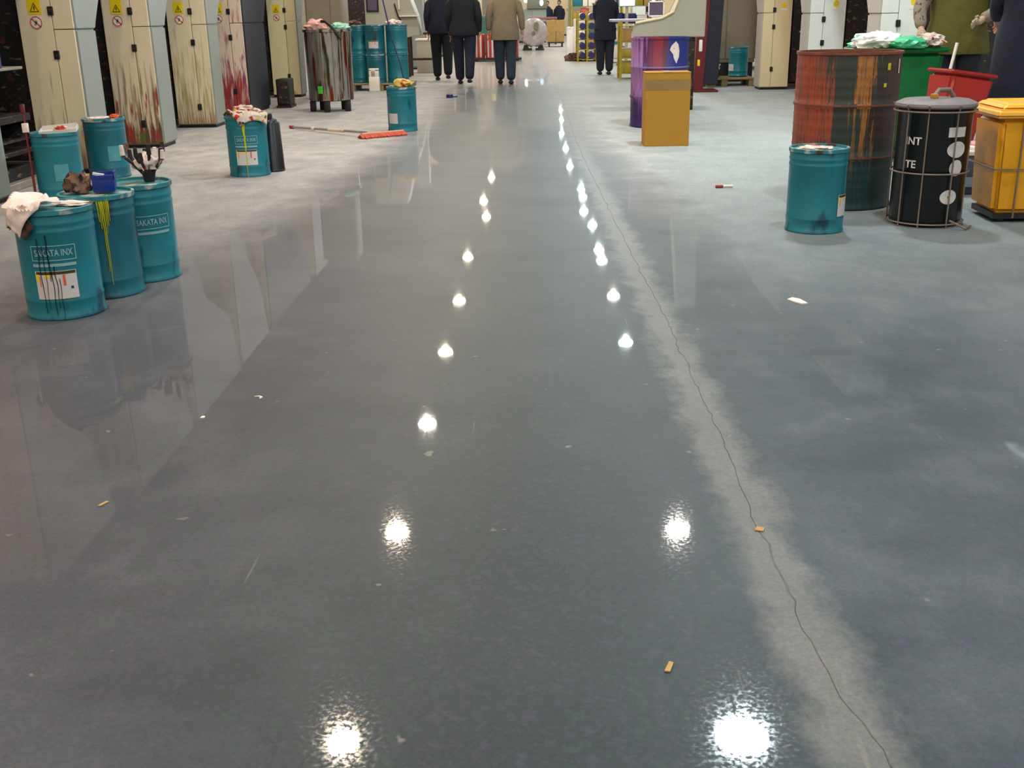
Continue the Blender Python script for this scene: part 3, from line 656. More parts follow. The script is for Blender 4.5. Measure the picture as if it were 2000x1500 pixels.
# tray and red stick on the drum by the left edge
t = thing('lid_tray', 'shallow pale tray lying on the drum beside the left edge frame', 'tray', (-3.10, 7.12, DH - 0.002), rot=(0.05, -0.06, 0.3))
MB().box(-0.11, 0.11, -0.09, 0.09, 0, 0.008).build('base', m_label, t)
MB().box(-0.11, 0.11, -0.095, -0.088, 0, 0.022).box(-0.11, 0.11, 0.088, 0.095, 0, 0.034).box(-0.115, -0.108, -0.09, 0.09, 0, 0.024).box(0.108, 0.115, -0.09, 0.09, 0, 0.024).build('rim', m_label, t)
rag('ink stained wad lying inside the pale tray', (-3.07, 7.09, DH + 0.008), (0.05, 0.04, 0.02), 9, m_ragmulti)
t = thing('ink_brush', 'tall red handled brush leaning on the drum with the pale tray', 'brush', (-3.262, 6.99, 0.0), rot=(-0.12, -0.05, 0))
MB().tube([(0, 0, 0.0), (0, 0, 0.42), (0.002, 0, 0.56)], 0.009, 8, 0.006).build('handle', m_darkred, t)
MB().box(-0.02, 0.02, -0.01, 0.01, 0.44, 0.50, 0.004).build('ferrule', m_rag, t)
MB().box(-0.014, 0.014, -0.008, 0.008, 0.56, 0.62, 0.004).build('bristles', m_darkred, t)
rag('flat paper sheet on the lid of the drum against the cream unit', (-3.21, 8.10, DH - 0.008), (0.10, 0.07, 0.012), 31, m_rag, 'paper', 0.2)
rag('small orange scrap on the lid of the drum against the cream unit', (-3.09, 8.07, DH - 0.008), (0.035, 0.03, 0.025), 33, mat('orange_scrap', S(205, 90, 40), 0.8), 'rag')
o = MB(); drape(o, DR, DH, 0.02, -0.02, 0.13, 0.6, 12.0, b=0.16, lift=0.05)
o = o.build('rag', m_ragmulti); o.location = (-2.125, 8.11, 0.0); solid(o); tag(o, 'pale rag with red and yellow stains over the drum with the wide yellow drip', 'rag')
rag('crumpled pinkish rag heaped on the lone drum with the wide yellow drip', (-2.13, 8.13, DH + 0.02), (0.09, 0.08, 0.035), 14, m_ragmulti)
rag('yellow and red rag ball on the drum behind the mop head', (-1.30, 11.15, DH - 0.008), (0.10, 0.09, 0.055), 16, mat('yellow_red_rag', S(200, 180, 90), 0.9, var=0.2, vscale=18, stains=[(RED, 14, 14, 0.56, 0.05)], bump=0.5))
rag('orange and white rag scraps on the lid of the right teal drum', (1.47, 5.67, DH - 0.010), (0.09, 0.07, 0.012), 18, mat('orange_white_rag', S(205, 190, 175), 0.9, var=0.2, vscale=18, stains=[(S(190, 70, 30), 12, 12, 0.52, 0.05)]))

# ------------------------------------------------------------------ mop on the floor
t = thing('mop', 'flat mop with a grey pole and red fringe lying on the floor', 'mop', (-1.75, 10.6, 0), 0)
p0, p1 = Vector((-0.80, 0.95, 0.016)), Vector((0.15, -0.06, 0.05))
MB().tube([p0, p1], 0.012, 8).build('pole', m_pale_steel, t)
d = (p1 - p0)
MB().tube([p0 - d * 0.012, p0 + d * 0.03], 0.017, 8).build('pole_grip', m_redp, t)
MB().tube([p0 + d * 0.30, p0 + d * 0.33], 0.018, 8).build('collar', m_signwhite, t)
MB().tube([p0 + d * 0.52, p0 + d * 0.72], 0.016, 8).build('sleeve', mat('cream_sleeve', S(225, 200, 170), 0.5), t)
mb = MB(); R3 = Matrix.Rotation(0.45, 3, 'Z')
rr = random.Random(8)
a0, a1 = Vector((0.10, -0.16, 0)), Vector((0.50, 0.14, 0))
for k in range(46):
    f = (k + 0.5) / 46; c0 = a0.lerp(a1, f); w = 0.055 * (1 + 0.3 * rr.uniform(-1, 1))
    dx = Vector((0.6, -0.8, 0)) * w
    mb.tube([c0 - dx + Vector((0, 0, 0.008)), c0 + Vector((0, 0, 0.030 + 0.006 * rr.random())), c0 + dx + Vector((0, 0, 0.008))], 0.008, 5)
o = mb.build('fringe', m_mop, t); o['kind'] = 'stuff'
MB().tube([a0.lerp(a1, 0.04) + Vector((0, 0, 0.042)), a0.lerp(a1, 0.96) + Vector((0, 0, 0.042))], 0.012, 6).build('head_bar', mat('pink_bar', S(215, 140, 120), 0.5), t)

# ------------------------------------------------------------------ stainless tank
t = thing('steel_tank', 'tall stainless tank streaked with coloured ink, standing on short black feet', 'tank', (-2.49, 13.72, 0))
prof = [(0.26, 0.13), (0.275, 0.14), (0.28, 0.5), (0.285, 0.93), (0.30, 0.94), (0.30, 0.965), (0.28, 0.97), (0.27, 0.93), (0.02, 0.92)]
MB().lathe(prof, 40).build('tank_shell', m_inox, t)
for k, a in enumerate((-95, -165, -25, 60, 130)):
    a = math.radians(a)
    MB().box(0.235 * math.cos(a) - 0.035, 0.235 * math.cos(a) + 0.035, 0.235 * math.sin(a) - 0.03, 0.235 * math.sin(a) + 0.03, 0, 0.13, 0.008).build('foot', m_black, t)
for k, (a, w) in enumerate(((-150, 0.008), (-120, 0.006), (-97, 0.012), (-70, 0.006), (-52, 0.010), (-30, 0.008))):
    a = math.radians(a); MB().tube([(0.284 * math.cos(a), 0.284 * math.sin(a), 0.16), (0.288 * math.cos(a), 0.288 * math.sin(a), 0.93)], w, 6).build('shell_rib', m_inox, t)
q = MB(); patch(q, 0.290, math.radians(-106), 0.27, -0.035, 0.03, -0.045, 0.045, 4); q.build('green_sticker', mat('green_spot', S(70, 190, 50), 0.5), t, smooth=False)
rag('pink rag heap on the left of the steel tank top', (-2.60, 13.60, 0.955), (0.14, 0.12, 0.09), 41, mat('pink_rag', S(225, 170, 165), 0.9, var=0.15, vscale=12, bump=0.4))
rag('pale green rag on the right of the steel tank top', (-2.33, 13.62, 0.955), (0.13, 0.12, 0.06), 43, mat('mint_rag', S(170, 215, 195), 0.9, var=0.15, vscale=12, bump=0.4))
t = thing('black_hose', 'dark hose curving over the top of the steel tank', 'hose', (-2.49, 13.72, 0.97))
MB().tube([(-0.03, -0.2, 0.09), (0.03, -0.24, 0.085), (0.1, -0.27, 0.03), (0.17, -0.26, -0.06), (0.21, -0.26, -0.12)], 0.018, 8).build('hose_pipe', m_black, t)

# ------------------------------------------------------------------ pallets and stacked drums
def pallet(label, x, y, w, d, rz=0, h=0.11):
    t = thing('pallet', label, 'pallet', (x, y, 0), rz)
    n = 6
    for k in range(n):
        yy = -d / 2 + (k + 0.5) * d / n
        MB().box(-w / 2, w / 2, yy - d / n * 0.40, yy + d / n * 0.40, h - 0.022, h, 0.003, 1).build('deck_board', m_wood, t)
    for xx in (-w / 2 + 0.06, 0, w / 2 - 0.06):
        MB().box(xx - 0.045, xx + 0.045, -d / 2 + 0.02, d / 2 - 0.02, 0, h - 0.022, 0.003, 1).build('runner', m_wood, t)
    return t
pallet('wooden pallet under the stacked teal drums', -2.36, 17.62, 1.0, 0.72)
cols_ = [(-2.72, 17.66, 'left'), (-2.44, 17.50, 'middle'), (-2.10, 17.52, 'right')]
for (x, y, w) in cols_:
    for k, lv in enumerate(('lower', 'upper')):
        ink_drum('%s teal ink drum of the %s stack on the wooden pallet' % (lv, w), x, y, -92, z=0.11 + k * (DH + 0.001), R=0.155 if w != 'right' else 0.168, marks={'left': 'none', 'middle': 'small', 'right': 'none'}[w] if not (w == 'middle' and k == 1) else 'label', body=m_teal if w != 'middle' else m_tealdirty)
t = thing('white_bottle', 'white jerrycan with a slot handle in front of the middle drum stack', 'jerrycan', (-2.44, 17.16, 0.0))
MB().box(-0.075, 0.085, -0.05, 0.06, 0, 0.22, 0.012).build('can_body', m_signwhite, t)
MB().box(-0.07, -0.035, -0.04, 0.05, 0.215, 0.33, 0.008).box(0.02, 0.08, -0.04, 0.05, 0.215, 0.33, 0.008).box(-0.07, 0.08, -0.04, 0.05, 0.30, 0.345, 0.008).build('handle', m_signwhite, t)
rag('cream rag on the right stack of teal drums', (-2.13, 17.50, 0.11 + 2 * DH - 0.008), (0.13, 0.12, 0.05), 47, m_rag)
rag('brownish rag on the left stack of teal drums', (-2.76, 17.62, 0.11 + 2 * DH - 0.008), (0.10, 0.1, 0.05), 48, m_ragbrown)
o = MB(); o.tube([(-1.94, 17.12, 0.012), (-2.02, 17.14, 0.42), (-2.14, 17.19, 0.80), (-2.30, 17.24, 1.60)], 0.011, 8)
t = thing('squeegee_pole', 'thin dark blue pole leaning on the stacked teal drums', 'pole')
o.build('pole', m_bluecap, t)
# small unidentified blue object on the floor beside the mop drum
t = thing('oddment', 'small blue dustpan lying on the floor right of the mop drum', 'cap', (-1.16, 15.6, 0), 0.5)
MB().lathe([(0.045, 0), (0.05, 0.01), (0.045, 0.045), (0.02, 0.055)], 20).build('oddment_body', m_bluecap, t)
MB().box(0.02, 0.12, -0.012, 0.012, 0.004, 0.02, 0.004).build('handle', m_bluecap, t)

# right hand pallet with dark sack and rag
pallet('low wooden pallet by the beige unit on the right', 2.95, 17.35, 0.95, 0.7, 0, 0.12)
t = tag(crumple(MB(), (0, 0, 0), 0.19, 0.15, 0.14, 52, 0.3).build('sack', mat('dark_sack', S(24, 34, 38), 0.7, var=0.2)), 'dark plastic sack on the right hand pallet', 'sack'); t.location = (2.72, 17.2, 0.12)
rag('cream rag pile on top of the dark sack', (2.70, 17.15, 0.235), (0.19, 0.14, 0.085), 54, m_rag)
rag('small white paper ball on the front of the dark sack', (2.80, 16.99, 0.20), (0.03, 0.03, 0.035), 55, m_signwhite, 'paper')
t = thing('wooden_block', 'short brown wooden block on the floor before the right pallet', 'block', (2.72, 16.9, 0))
MB().box(-0.07, 0.07, -0.05, 0.05, 0, 0.09, 0.006).build('block_body', m_wood, t)
MB().box(-0.071, 0.071, -0.052, -0.049, 0.03, 0.045).build('grain_band', m_brown, t)

# ------------------------------------------------------------------ cabinets left of the people
t = thing('cabinet', 'tall brown grey cabinet behind the steel tank', 'cabinet', (-2.9, 15.6, 0))
MB().box(-0.22, 0.30, 0, 0.5, 0.06, 2.3, 0.01).build('cabinet_body', m_brownp, t)
MB().box(-0.20, 0.12, -0.012, 0.0, 0.1, 2.25, 0.004, 1).build('door', m_brownp, t)
MB().box(0.13, 0.28, -0.012, 0.0, 0.1, 2.25, 0.004, 1).build('door', m_brownp, t)
MB().box(-0.20, 0.28, 0.02, 0.48, 0, 0.06).build('plinth', m_black, t)
t = thing('console', 'light grey slitting machine console with a dark framed window', 'machine', (-2.45, 19.2, 0))
MB().prism([(-0.37, 0.0), (-0.37, 2.1), (0.20, 2.1), (0.32, 1.6), (0.50, 1.10), (0.55, 0.78), (0.20, 0.74), (0.18, 0.0)], 1, 0, 0.6, 0.01).build('console_body', m_console, t)
wf = MB()
for a in ((-0.34, -0.315, 1.19, 1.6), (-0.155, -0.13, 1.19, 1.6), (-0.34, -0.13, 1.17, 1.20), (-0.34, -0.13, 1.6, 1.63)): wf.box(a[0], a[1], -0.02, 0.005, a[2], a[3], 0.003, 1)
wf.build('window_frame', m_black, t)
MB().box(-0.32, -0.15, -0.008, 0.002, 1.195, 1.6).build('window_glass', m_screen, t)
MB().box(0.22, 0.56, -0.08, 0.05, 1.085, 1.105, 0.004, 1).build('white_tray', m_signwhite, t)
MB().tube([(0.14, -0.03, 1.3), (0.2, -0.03, 1.08), (0.26, -0.02, 1.0)], 0.012, 6).build('cable', m_black, t)
MB().box(0.20, 0.225, -0.02, 0.0, 1.2, 2.1, 0.004, 1).build('edge_trim', m_signwhite, t)
t = thing('side_table', 'small dark wooden table with slim legs left of the dark dressed walkers', 'table', (-2.0, 21.3, 0))
MB().box(-0.34, 0.22, -0.25, 0.25, 0.76, 0.80, 0.005).build('tabletop', m_brown, t)
for x in (-0.31, 0.19):
    for y in (-0.22, 0.22): MB().box(x - 0.025, x + 0.025, y - 0.025, y + 0.025, 0, 0.76, 0.003, 1).build('leg', m_brown, t)
MB().box(-0.3, 0.18, -0.23, -0.21, 0.30, 0.34).build('stretcher', m_brown, t)
t = thing('storage_bin', 'pale box shaped bin behind the small dark table', 'bin', (-2.0, 22.6, 0))
MB().box(-0.30, 0.15, -0.2, 0.25, 0.0, 0.62, 0.015).build('bin_body', m_console, t)
MB().box(-0.32, 0.17, -0.22, 0.27, 0.62, 0.66, 0.01).build('lid', m_signwhite, t)

# ------------------------------------------------------------------ people
def skin(name, pts, edges, m, parent, sub=2, root=None, smooth=True):
    me = D.meshes.new(name); keys = list(pts)
    me.from_pydata([pts[k][0] for k in keys], [(keys.index(a), keys.index(b)) for a, b in edges], [])
    o = D.objects.new(name + '_rig', me); COL.objects.link(o)
    md = o.modifiers.new('skin', 'SKIN'); md.use_smooth_shade = True
    for i, k in enumerate(keys):
        sv = me.skin_vertices[0].data[i]; r = pts[k][1]
        sv.radius = r if isinstance(r, (tuple, list)) else (r, r)
        sv.use_root = (k == (root or keys[0]))
    s2 = o.modifiers.new('sub', 'SUBSURF'); s2.levels = sub; s2.render_levels = sub
    dg = bpy.context.evaluated_depsgraph_get(); m2 = D.meshes.new_from_object(o.evaluated_get(dg))
    D.objects.remove(o); D.meshes.remove(me)
    m2.materials.clear(); m2.materials.append(m); m2.name = name
    ob = D.objects.new(name, m2); COL.objects.link(ob)
    if parent is not None: ob.parent = parent
    m2.polygons.foreach_set('use_smooth', [True] * len(m2.polygons))
    return ob
def person(label, loc, rz, h=1.68, coat=m_navy, trousers=m_blackc, sleeve=None, stride=0.16, hem=0.72, sway=0.0, armsL=None, armsR=None, lean=0.0, width=1.0, gloves=None, coat_len=None, vest=None):
    """local frame: faces +y; arms given as (elbow, hand) offsets from the shoulder, in units of h"""
    t = thing('person', label, 'person', loc, rz)
    V = lambda x, y, z: Vector((x * h * width, y * h, z * h))
    hip = V(0, 0, 0.53); lean_v = lambda z: lean * max(0, z - 0.53)
    def T(x, y, z): return V(x, y + lean_v(z), z)
    sL, sR = T(-0.105, 0, 0.81), T(0.105, 0, 0.81)
    aL = armsL or ((-0.035, -0.02, -0.17), (-0.025, 0.06, -0.33)); aR = armsR or ((0.035, -0.03, -0.17), (0.03, 0.02, -0.33))
    eL, hL = sL + V(*aL[0]), sL + V(*aL[1]); eR, hR = sR + V(*aR[0]), sR + V(*aR[1])
    st = stride
    kL, fL = V(-0.055, st * 0.35, 0.285), V(-0.052, st * 0.5, 0.045)
    kR, fR = V(0.055, -st * 0.10, 0.285), V(0.052, -st * 0.55, 0.045 + (0.02 if st > 0.1 else 0))
    tL, tR = fL + V(0, 0.085, -0.028), fR + V(0, 0.085, -0.030)
    r = h
    body = {'pelvis': (hip, (0.075 * r, 0.055 * r)), 'waist': (T(0, 0, 0.62), (0.07 * r, 0.05 * r)), 'chest': (T(0, 0, 0.73), (0.085 * r, 0.058 * r)), 'neckb': (T(0, 0, 0.825), (0.045 * r, 0.038 * r)), 'neck': (T(0, 0.005, 0.862), 0.032 * r), 'jaw': (T(0, 0.018, 0.895), (0.036 * r, 0.042 * r)), 'skull': (T(0, 0.01, 0.945), (0.046 * r, 0.056 * r)), 'crown': (T(0, 0.003, 0.975), (0.035 * r, 0.042 * r)),
            'sL': (sL, 0.034 * r), 'eL': (eL, 0.024 * r), 'wL': (hL, 0.016 * r), 'sR': (sR, 0.034 * r), 'eR': (eR, 0.024 * r), 'wR': (hR, 0.016 * r),
            'hL': (V(-0.055, 0, 0.49), 0.052 * r), 'kL': (kL, 0.034 * r), 'aL': (fL, 0.022 * r), 'tL': (tL, (0.024 * r, 0.014 * r)),
            'hR': (V(0.055, 0, 0.49), 0.052 * r), 'kR': (kR, 0.034 * r), 'aR': (fR, 0.022 * r), 'tR': (tR, (0.024 * r, 0.014 * r))}
    for sd, hnd, el in (('L', hL, eL), ('R', hR, eR)):
        d = (hnd - el).normalized(); q = Vector((1, 0, 0)) if abs(d.x) < 0.8 else Vector((0, 1, 0)); side = d.cross(q).normalized()
        body['pm' + sd] = (hnd + d * 0.035 * r, (0.021 * r, 0.012 * r))
    edges = [('pelvis', 'waist'), ('waist', 'chest'), ('chest', 'neckb'), ('neckb', 'neck'), ('neck', 'jaw'), ('jaw', 'skull'), ('skull', 'crown'), ('chest', 'sL'), ('sL', 'eL'), ('eL', 'wL'), ('wL', 'pmL'), ('chest', 'sR'), ('sR', 'eR'), ('eR', 'wR'), ('wR', 'pmR'), ('pelvis', 'hL'), ('hL', 'kL'), ('kL', 'aL'), ('aL', 'tL'), ('pelvis', 'hR'), ('hR', 'kR'), ('kR', 'aR'), ('aR', 'tR')]
    bm_ = skin('body', body, edges, m_skin, t, root='pelvis')
    # fingers
    for sd, hnd, el in (('L', hL, eL), ('R', hR, eR)):
        d = (hnd - el).normalized(); side = d.cross(Vector((1, 0, 0))).normalized(); nrm = d.cross(side).normalized()
        fm = MB()
        base = hnd + d * 0.045 * r
        for k, (ln, of) in enumerate(((0.038, -0.015), (0.044, -0.005), (0.041, 0.005), (0.032, 0.014))):
            b0 = base + side * of * r; fm.tube([b0, b0 + d * ln * 0.55 * r + nrm * 0.002 * r, b0 + d * ln * 0.95 * r + nrm * 0.011 * r], 0.0055 * r, 6, 0.0042 * r)
        b0 = hnd + d * 0.015 * r - side * 0.014 * r; fm.tube([b0, b0 - side * 0.016 * r + d * 0.014 * r, b0 - side * 0.018 * r + d * 0.032 * r], 0.006 * r, 6, 0.005 * r)
        fm.build('fingers', gloves or m_skin, t)
        if gloves:
            skin('glove', {'a': (hnd - d * 0.01 * r, 0.022 * r), 'b': (hnd + d * 0.04 * r, (0.027 * r, 0.018 * r))}, [('a', 'b')], gloves, t)
    # hair, ears, face
    hc = T(0, 0.0, 0.95)
    hm = MB(); q = bmesh.ops.create_icosphere(hm.bm, subdivisions=3, radius=1)
    for v in q['verts']:
        p = v.co.copy()
        if p.y > 0.35 and p.z < 0.35: p.y = 0.35 + (p.y - 0.35) * 0.15; 
        v.co = hc + Vector((p.x * 0.0535 * r, p.y * 0.064 * r - 0.008 * r, p.z * 0.060 * r + 0.006 * r))
    hm.build('hair', m_hair, t)
    fc = MB()
    for sx in (-1, 1):
        q = bmesh.ops.create_icosphere(fc.bm, subdivisions=1, radius=1)
        for v in q['verts']: v.co = T(0, 0.0, 0.935) + Vector((sx * 0.052 * r + v.co.x * 0.006 * r, v.co.y * 0.012 * r, v.co.z * 0.018 * r))
    q = bmesh.ops.create_cone(fc.bm, segments=8, radius1=0.011 * r, radius2=0.004 * r, depth=0.03 * r, cap_ends=True)
    for v in q['verts']: v.co = T(0, 0.064, 0.925) + v.co
    fc.build('ears_and_nose', m_skin, t)
    ey = MB()
    for sx in (-1, 1): ey.box(sx * 0.02 * r - 0.008 * r, sx * 0.02 * r + 0.008 * r, T(0, 0.060, 0.94).y, T(0, 0.066, 0.94).y, 0.937 * h, 0.943 * h)
    ey.box(-0.015 * r, 0.015 * r, T(0, 0.055, 0.9).y, T(0, 0.062, 0.9).y, 0.899 * h, 0.903 * h); ey.build('eyes_and_mouth', m_black, t)
    # trousers
    tr = {'p': (V(0, 0, 0.535), (0.092 * r, 0.07 * r)), 'hL': (V(-0.057, 0, 0.48), 0.074 * r), 'kL': (kL, 0.058 * r), 'cL': (kL.lerp(fL, 0.5), 0.052 * r), 'aL': (fL + V(0, -0.005, -0.012), 0.046 * r), 'hR': (V(0.057, 0, 0.48), 0.074 * r), 'kR': (kR, 0.058 * r), 'cR': (kR.lerp(fR, 0.5), 0.052 * r), 'aR': (fR + V(0, -0.005, -0.012), 0.046 * r)}
    skin('trousers', tr, [('p', 'hL'), ('hL', 'kL'), ('kL', 'cL'), ('cL', 'aL'), ('p', 'hR'), ('hR', 'kR'), ('kR', 'cR'), ('cR', 'aR')], trousers, t, root='p')
    for f, tt in ((fL, tL), (fR, tR)):
        z = max(0.018 * r, f.z - 0.027 * r)
        a_, b_, c2 = Vector((f.x, f.y - 0.02 * r, z)), Vector((f.x, f.y + 0.03 * r, z)), Vector((tt.x, tt.y + 0.01 * r, z - 0.003 * r))
        skin('shoe', {'a': (a_, (0.026 * r, 0.018 * r)), 'b': (b_, (0.030 * r, 0.018 * r)), 'c': (c2, (0.026 * r, 0.014 * r))}, [('a', 'b'), ('b', 'c')], m_shoe, t)
    hz = (coat_len or hem) * 1.0 / 1.68 if False else hem / h
    # jacket torso: lofted elliptical rings, hem to collar
    jm = MB(); rings = []
    for (z, rx, ry) in ((hz, 0.134, 0.098), (hz + 0.015, 0.138, 0.102), (0.53, 0.130, 0.098), (0.62, 0.112, 0.082), (0.72, 0.120, 0.080), (0.79, 0.125, 0.074), (0.825, 0.098, 0.062), (0.848, 0.05, 0.046), (0.868, 0.046, 0.044)):
        ring = []
        for k in range(28):
            a = 2 * PI * k / 28; wv = 1 + 0.03 * noise.noise(Vector((math.cos(a) * 2, math.sin(a) * 2, z * 9 + loc[0])))
            ring.append(jm.bm.verts.new(T(rx * math.cos(a) * wv, ry * math.sin(a) * wv, z)))
        rings.append(ring)
    for a, b in zip(rings, rings[1:]):
        for k in range(28): jm.bm.faces.new((a[k], a[(k + 1) % 28], b[(k + 1) % 28], b[k]))
    jm.bm.faces.new(rings[0])
    j = jm.build('vest' if vest else 'jacket', vest or coat, t)
    for s_v, e_v, h_v in ((sL, eL, hL), (sR, eR, hR)):
        inner = s_v.copy(); inner.x *= 0.75
        skin('sleeve', {'i': (inner, 0.045 * r), 's': (s_v, 0.045 * r), 'e': (e_v, 0.037 * r), 'w': (h_v - (h_v - e_v).normalized() * 0.01 * r, 0.029 * r)}, [('i', 's'), ('s', 'e'), ('e', 'w')], sleeve or coat, t, root='s')
    return t
person('person in dark navy clothes walking away, left of the two dark walkers', (-1.57, 19.7, 0), 0.08, 1.70, m_navy, m_blackc, stride=0.14, hem=0.80, width=1.05)
person('person in black jacket and trousers walking away beside the leftmost walker', (-1.11, 18.5, 0), -0.05, 1.68, m_blackc, m_navy, stride=0.20, hem=0.78, width=1.1)
person('person in long khaki jacket and dark jeans walking away', (-0.43, 18.5, 0), 0.0, 1.66, m_khaki, m_jean, stride=0.10, hem=0.70, width=1.05, armsL=((-0.045, -0.01, -0.16), (-0.05, 0.03, -0.31)), armsR=((0.05, 0.0, -0.16), (0.06, 0.03, -0.31)))
person('person all in dark navy standing beside the yellow rack', (1.36, 20.75, 0), 0.12, 1.62, m_navy, m_navy, stride=0.02, hem=0.62, width=0.95, armsL=((-0.005, 0.04, -0.16), (0.04, 0.12, -0.24)), armsR=((0.035, 0.03, -0.16), (-0.01, 0.12, -0.24)))
person('person in olive vest with mottled sleeves reaching over the green bin', (3.50, 9.32, 0), PI * 0.93, 1.62, m_camo, m_blackc, sleeve=m_camo, stride=0.05, hem=0.74, vest=m_vest, width=1.2, gloves=m_glove, armsR=((0.06, 0.05, -0.13), (0.05, 0.13, -0.24)), armsL=((-0.055, 0.05, -0.14), (0.04, 0.17, -0.19)))
person('person in dark navy work clothes at the right edge of the photo', (3.40, 7.68, 0), 0.15, 1.72, m_navy, m_navy, stride=0.03, hem=0.50, width=1.15, armsL=((0.0, 0.07, -0.16), (0.05, 0.16, -0.22)), armsR=((0.0, 0.07, -0.16), (-0.05, 0.16, -0.22)))
person('distant person in dark jacket, left of the pair far down the aisle', (0.72, 50, 0), PI, 1.58, m_navy, m_blackc, stride=0.03)
person('distant person in dark jacket, right of the pair far down the aisle', (1.25, 50.3, 0), PI * 0.9, 1.60, m_navy, m_blackc, stride=0.03)

# ------------------------------------------------------------------ right foreground: drums and bins
t = thing('oil_drum', 'tall steel oil drum crusted with orange, red and green ink runs', 'drum', (1.845, 6.52, 0))
R = 0.292
prof = [(R, 0.0), (R * 1.02, 0.006), (R * 1.02, 0.018), (R, 0.026)]
for zz in (0.30, 0.59): prof += [(R, zz - 0.02), (R * 1.025, zz - 0.006), (R * 1.025, zz + 0.006), (R, zz + 0.02)]
for zz in (0.08, 0.13, 0.18, 0.23, 0.36, 0.41, 0.47, 0.53, 0.65, 0.70, 0.75, 0.80): prof.append((R, zz - 0.012)); prof.append((R * 1.006, zz)); prof.append((R, zz + 0.012))
prof = sorted(prof, key=lambda q: q[1])
prof += [(R, 0.862)]
MB().lathe(prof, 56).build('drum_shell', m_rust, t)
MB().lathe([(R, 0.862), (R * 1.025, 0.866), (R * 1.025, 0.88), (R * 0.975, 0.88), (R * 0.97, 0.85), (R * 0.9, 0.84), (0.001, 0.84)], 56).build('top_rim', m_rim, t)
for zz in (0.30, 0.59): MB().lathe([(R * 1.024, zz - 0.006), (R * 1.031, zz), (R * 1.024, zz + 0.006)], 56, caps=False).build('hoop', m_rim, t)
q = MB(); patch(q, R * 1.012, math.radians(-58), 0.80, -0.012, 0.012, -0.018, 0.02, 2); patch(q, R * 1.012, math.radians(-62), 0.70, -0.01, 0.01, -0.01, 0.012, 2); q.build('yellow_fleck', m_yelrun, t, smooth=False)
q = MB(); patch(q, R * 1.012, math.radians(-38), 0.81, -0.008, 0.008, -0.05, 0.03, 2); q.build('white_fleck', m_label, t, smooth=False)

t = thing('green_bin', 'green plastic wheeled bin filled with sacks behind the oil drum', 'bin', (2.78, 8.62, 0))
b = MB()
def taper(mb, w0, d0, z0, w1, d1, z1, bev=0.015):
    r_ = bmesh.ops.create_cube(mb.bm, size=1)
    for v in r_['verts']:
        lo = v.co.z < 0; w, d = (w0, d0) if lo else (w1, d1)
        v.co = Vector((v.co.x * w, v.co.y * d, z0 if lo else z1))
    es = list({e for v in r_['verts'] for e in v.link_edges}); bmesh.ops.bevel(mb.bm, geom=es, offset=bev, segments=3, affect='EDGES')
taper(b, 0.48, 0.42, 0.06, 0.60, 0.52, 0.80, 0.04); b.build('bin_body', m_green, t)
b = MB(); taper(b, 0.64, 0.56, 0.79, 0.65, 0.57, 0.825, 0.012); b.build('rim', m_green, t)
for sx in (-0.2, 0.2): MB().lathe([(0.06, -0.02), (0.06, 0.02)], 20, M=Matrix.Translation((sx, 0.17, 0.06)) @ Matrix.Rotation(PI / 2, 4, 'Y')).build('wheel', m_black, t)
for sx in (-0.12, 0.12): MB().box(sx - 0.02, sx + 0.02, -0.2, -0.16, 0, 0.07).build('foot', m_black, t)
tag(crumple(MB(), (0, 0, 0), 0.20, 0.2, 0.075, 61, 0.25, 4).build('sack', m_bag), 'white plastic sack piled on the left of the green bin', 'sack').location = (2.63, 8.56, 0.826)
tag(crumple(MB(), (0, 0, 0), 0.13, 0.14, 0.055, 63, 0.2, 3).build('sack', m_greensack), 'green printed sack in the middle of the green bin top', 'sack').location = (2.79, 8.36, 0.826)
rag('crumpled cream and red rag at the right of the green bin top', (2.98, 8.45, 0.826), (0.10, 0.13, 0.065), 66, m_ragmulti)
t = thing('white_rod', 'thin pale rod leaning on the right corner of the green bin', 'rod', (0, 0, 0))
MB().tube([(2.90, 8.04, 0.02), (3.09, 8.20, 0.86)], 0.012, 8).build('rod_shaft', m_signwhite, t)
MB().tube([(2.895, 8.035, 0.0), (2.91, 8.05, 0.06)], 0.018, 8).build('rod_tip', m_card, t)

t = thing('red_tub', 'red plastic tub tilted between the olive vest person and the dark clothed one', 'tub', (2.74, 7.36, 0.0), rot=(0.0, 0.14, 0.2))
b = MB(); taper(b, 0.22, 0.24, 0.02, 0.32, 0.30, 0.70, 0.03); b.build('tub_body', m_redp, t)
b = MB(); taper(b, 0.33, 0.31, 0.69, 0.335, 0.315, 0.715, 0.008); b.build('tub_rim', m_redp, t)
MB().box(-0.145, 0.145, -0.13, 0.13, 0.7155, 0.717).build('tub_hollow_shade', m_black, t)  # black plate standing in for the shaded hollow of the tub

# black drum in a wire carrier
t = thing('black_drum', 'black drum with white lettering and ovals, grey lid, in a wire carrier', 'drum', (2.135, 5.86, 0))
R = 0.185
MB().lathe([(R * 0.97, 0.015), (R, 0.03), (R, 0.60), (R * 1.02, 0.605), (R * 1.02, 0.62)], 72).build('drum_shell', m_blackdrum, t)
MB().lathe([(R * 1.10, 0.617), (R * 1.12, 0.625), (R * 1.10, 0.638), (R * 0.9, 0.655), (R * 0.4, 0.662), (0.001, 0.664)], 40).build('lid', m_greylid, t)
MB().tube([(-0.03, -0.03, 0.664), (0.0, -0.02, 0.70), (0.06, 0.0, 0.70), (0.09, 0.01, 0.664)], 0.013, 8).build('lid_handle', m_wire, t)
MB().box(-0.055, -0.02, -0.08, -0.05, 0.66, 0.685, 0.004).build('lid_stop', m_card, t)
w = MB(); Rw = R * 1.07
for zz, rr_ in ((0.285, Rw), (0.60, Rw * 1.05), (0.02, Rw)):
    w.tube([(rr_ * math.cos(a), rr_ * math.sin(a), zz) for a in [2 * PI * k / 36 for k in range(37)]], 0.0045, 6)
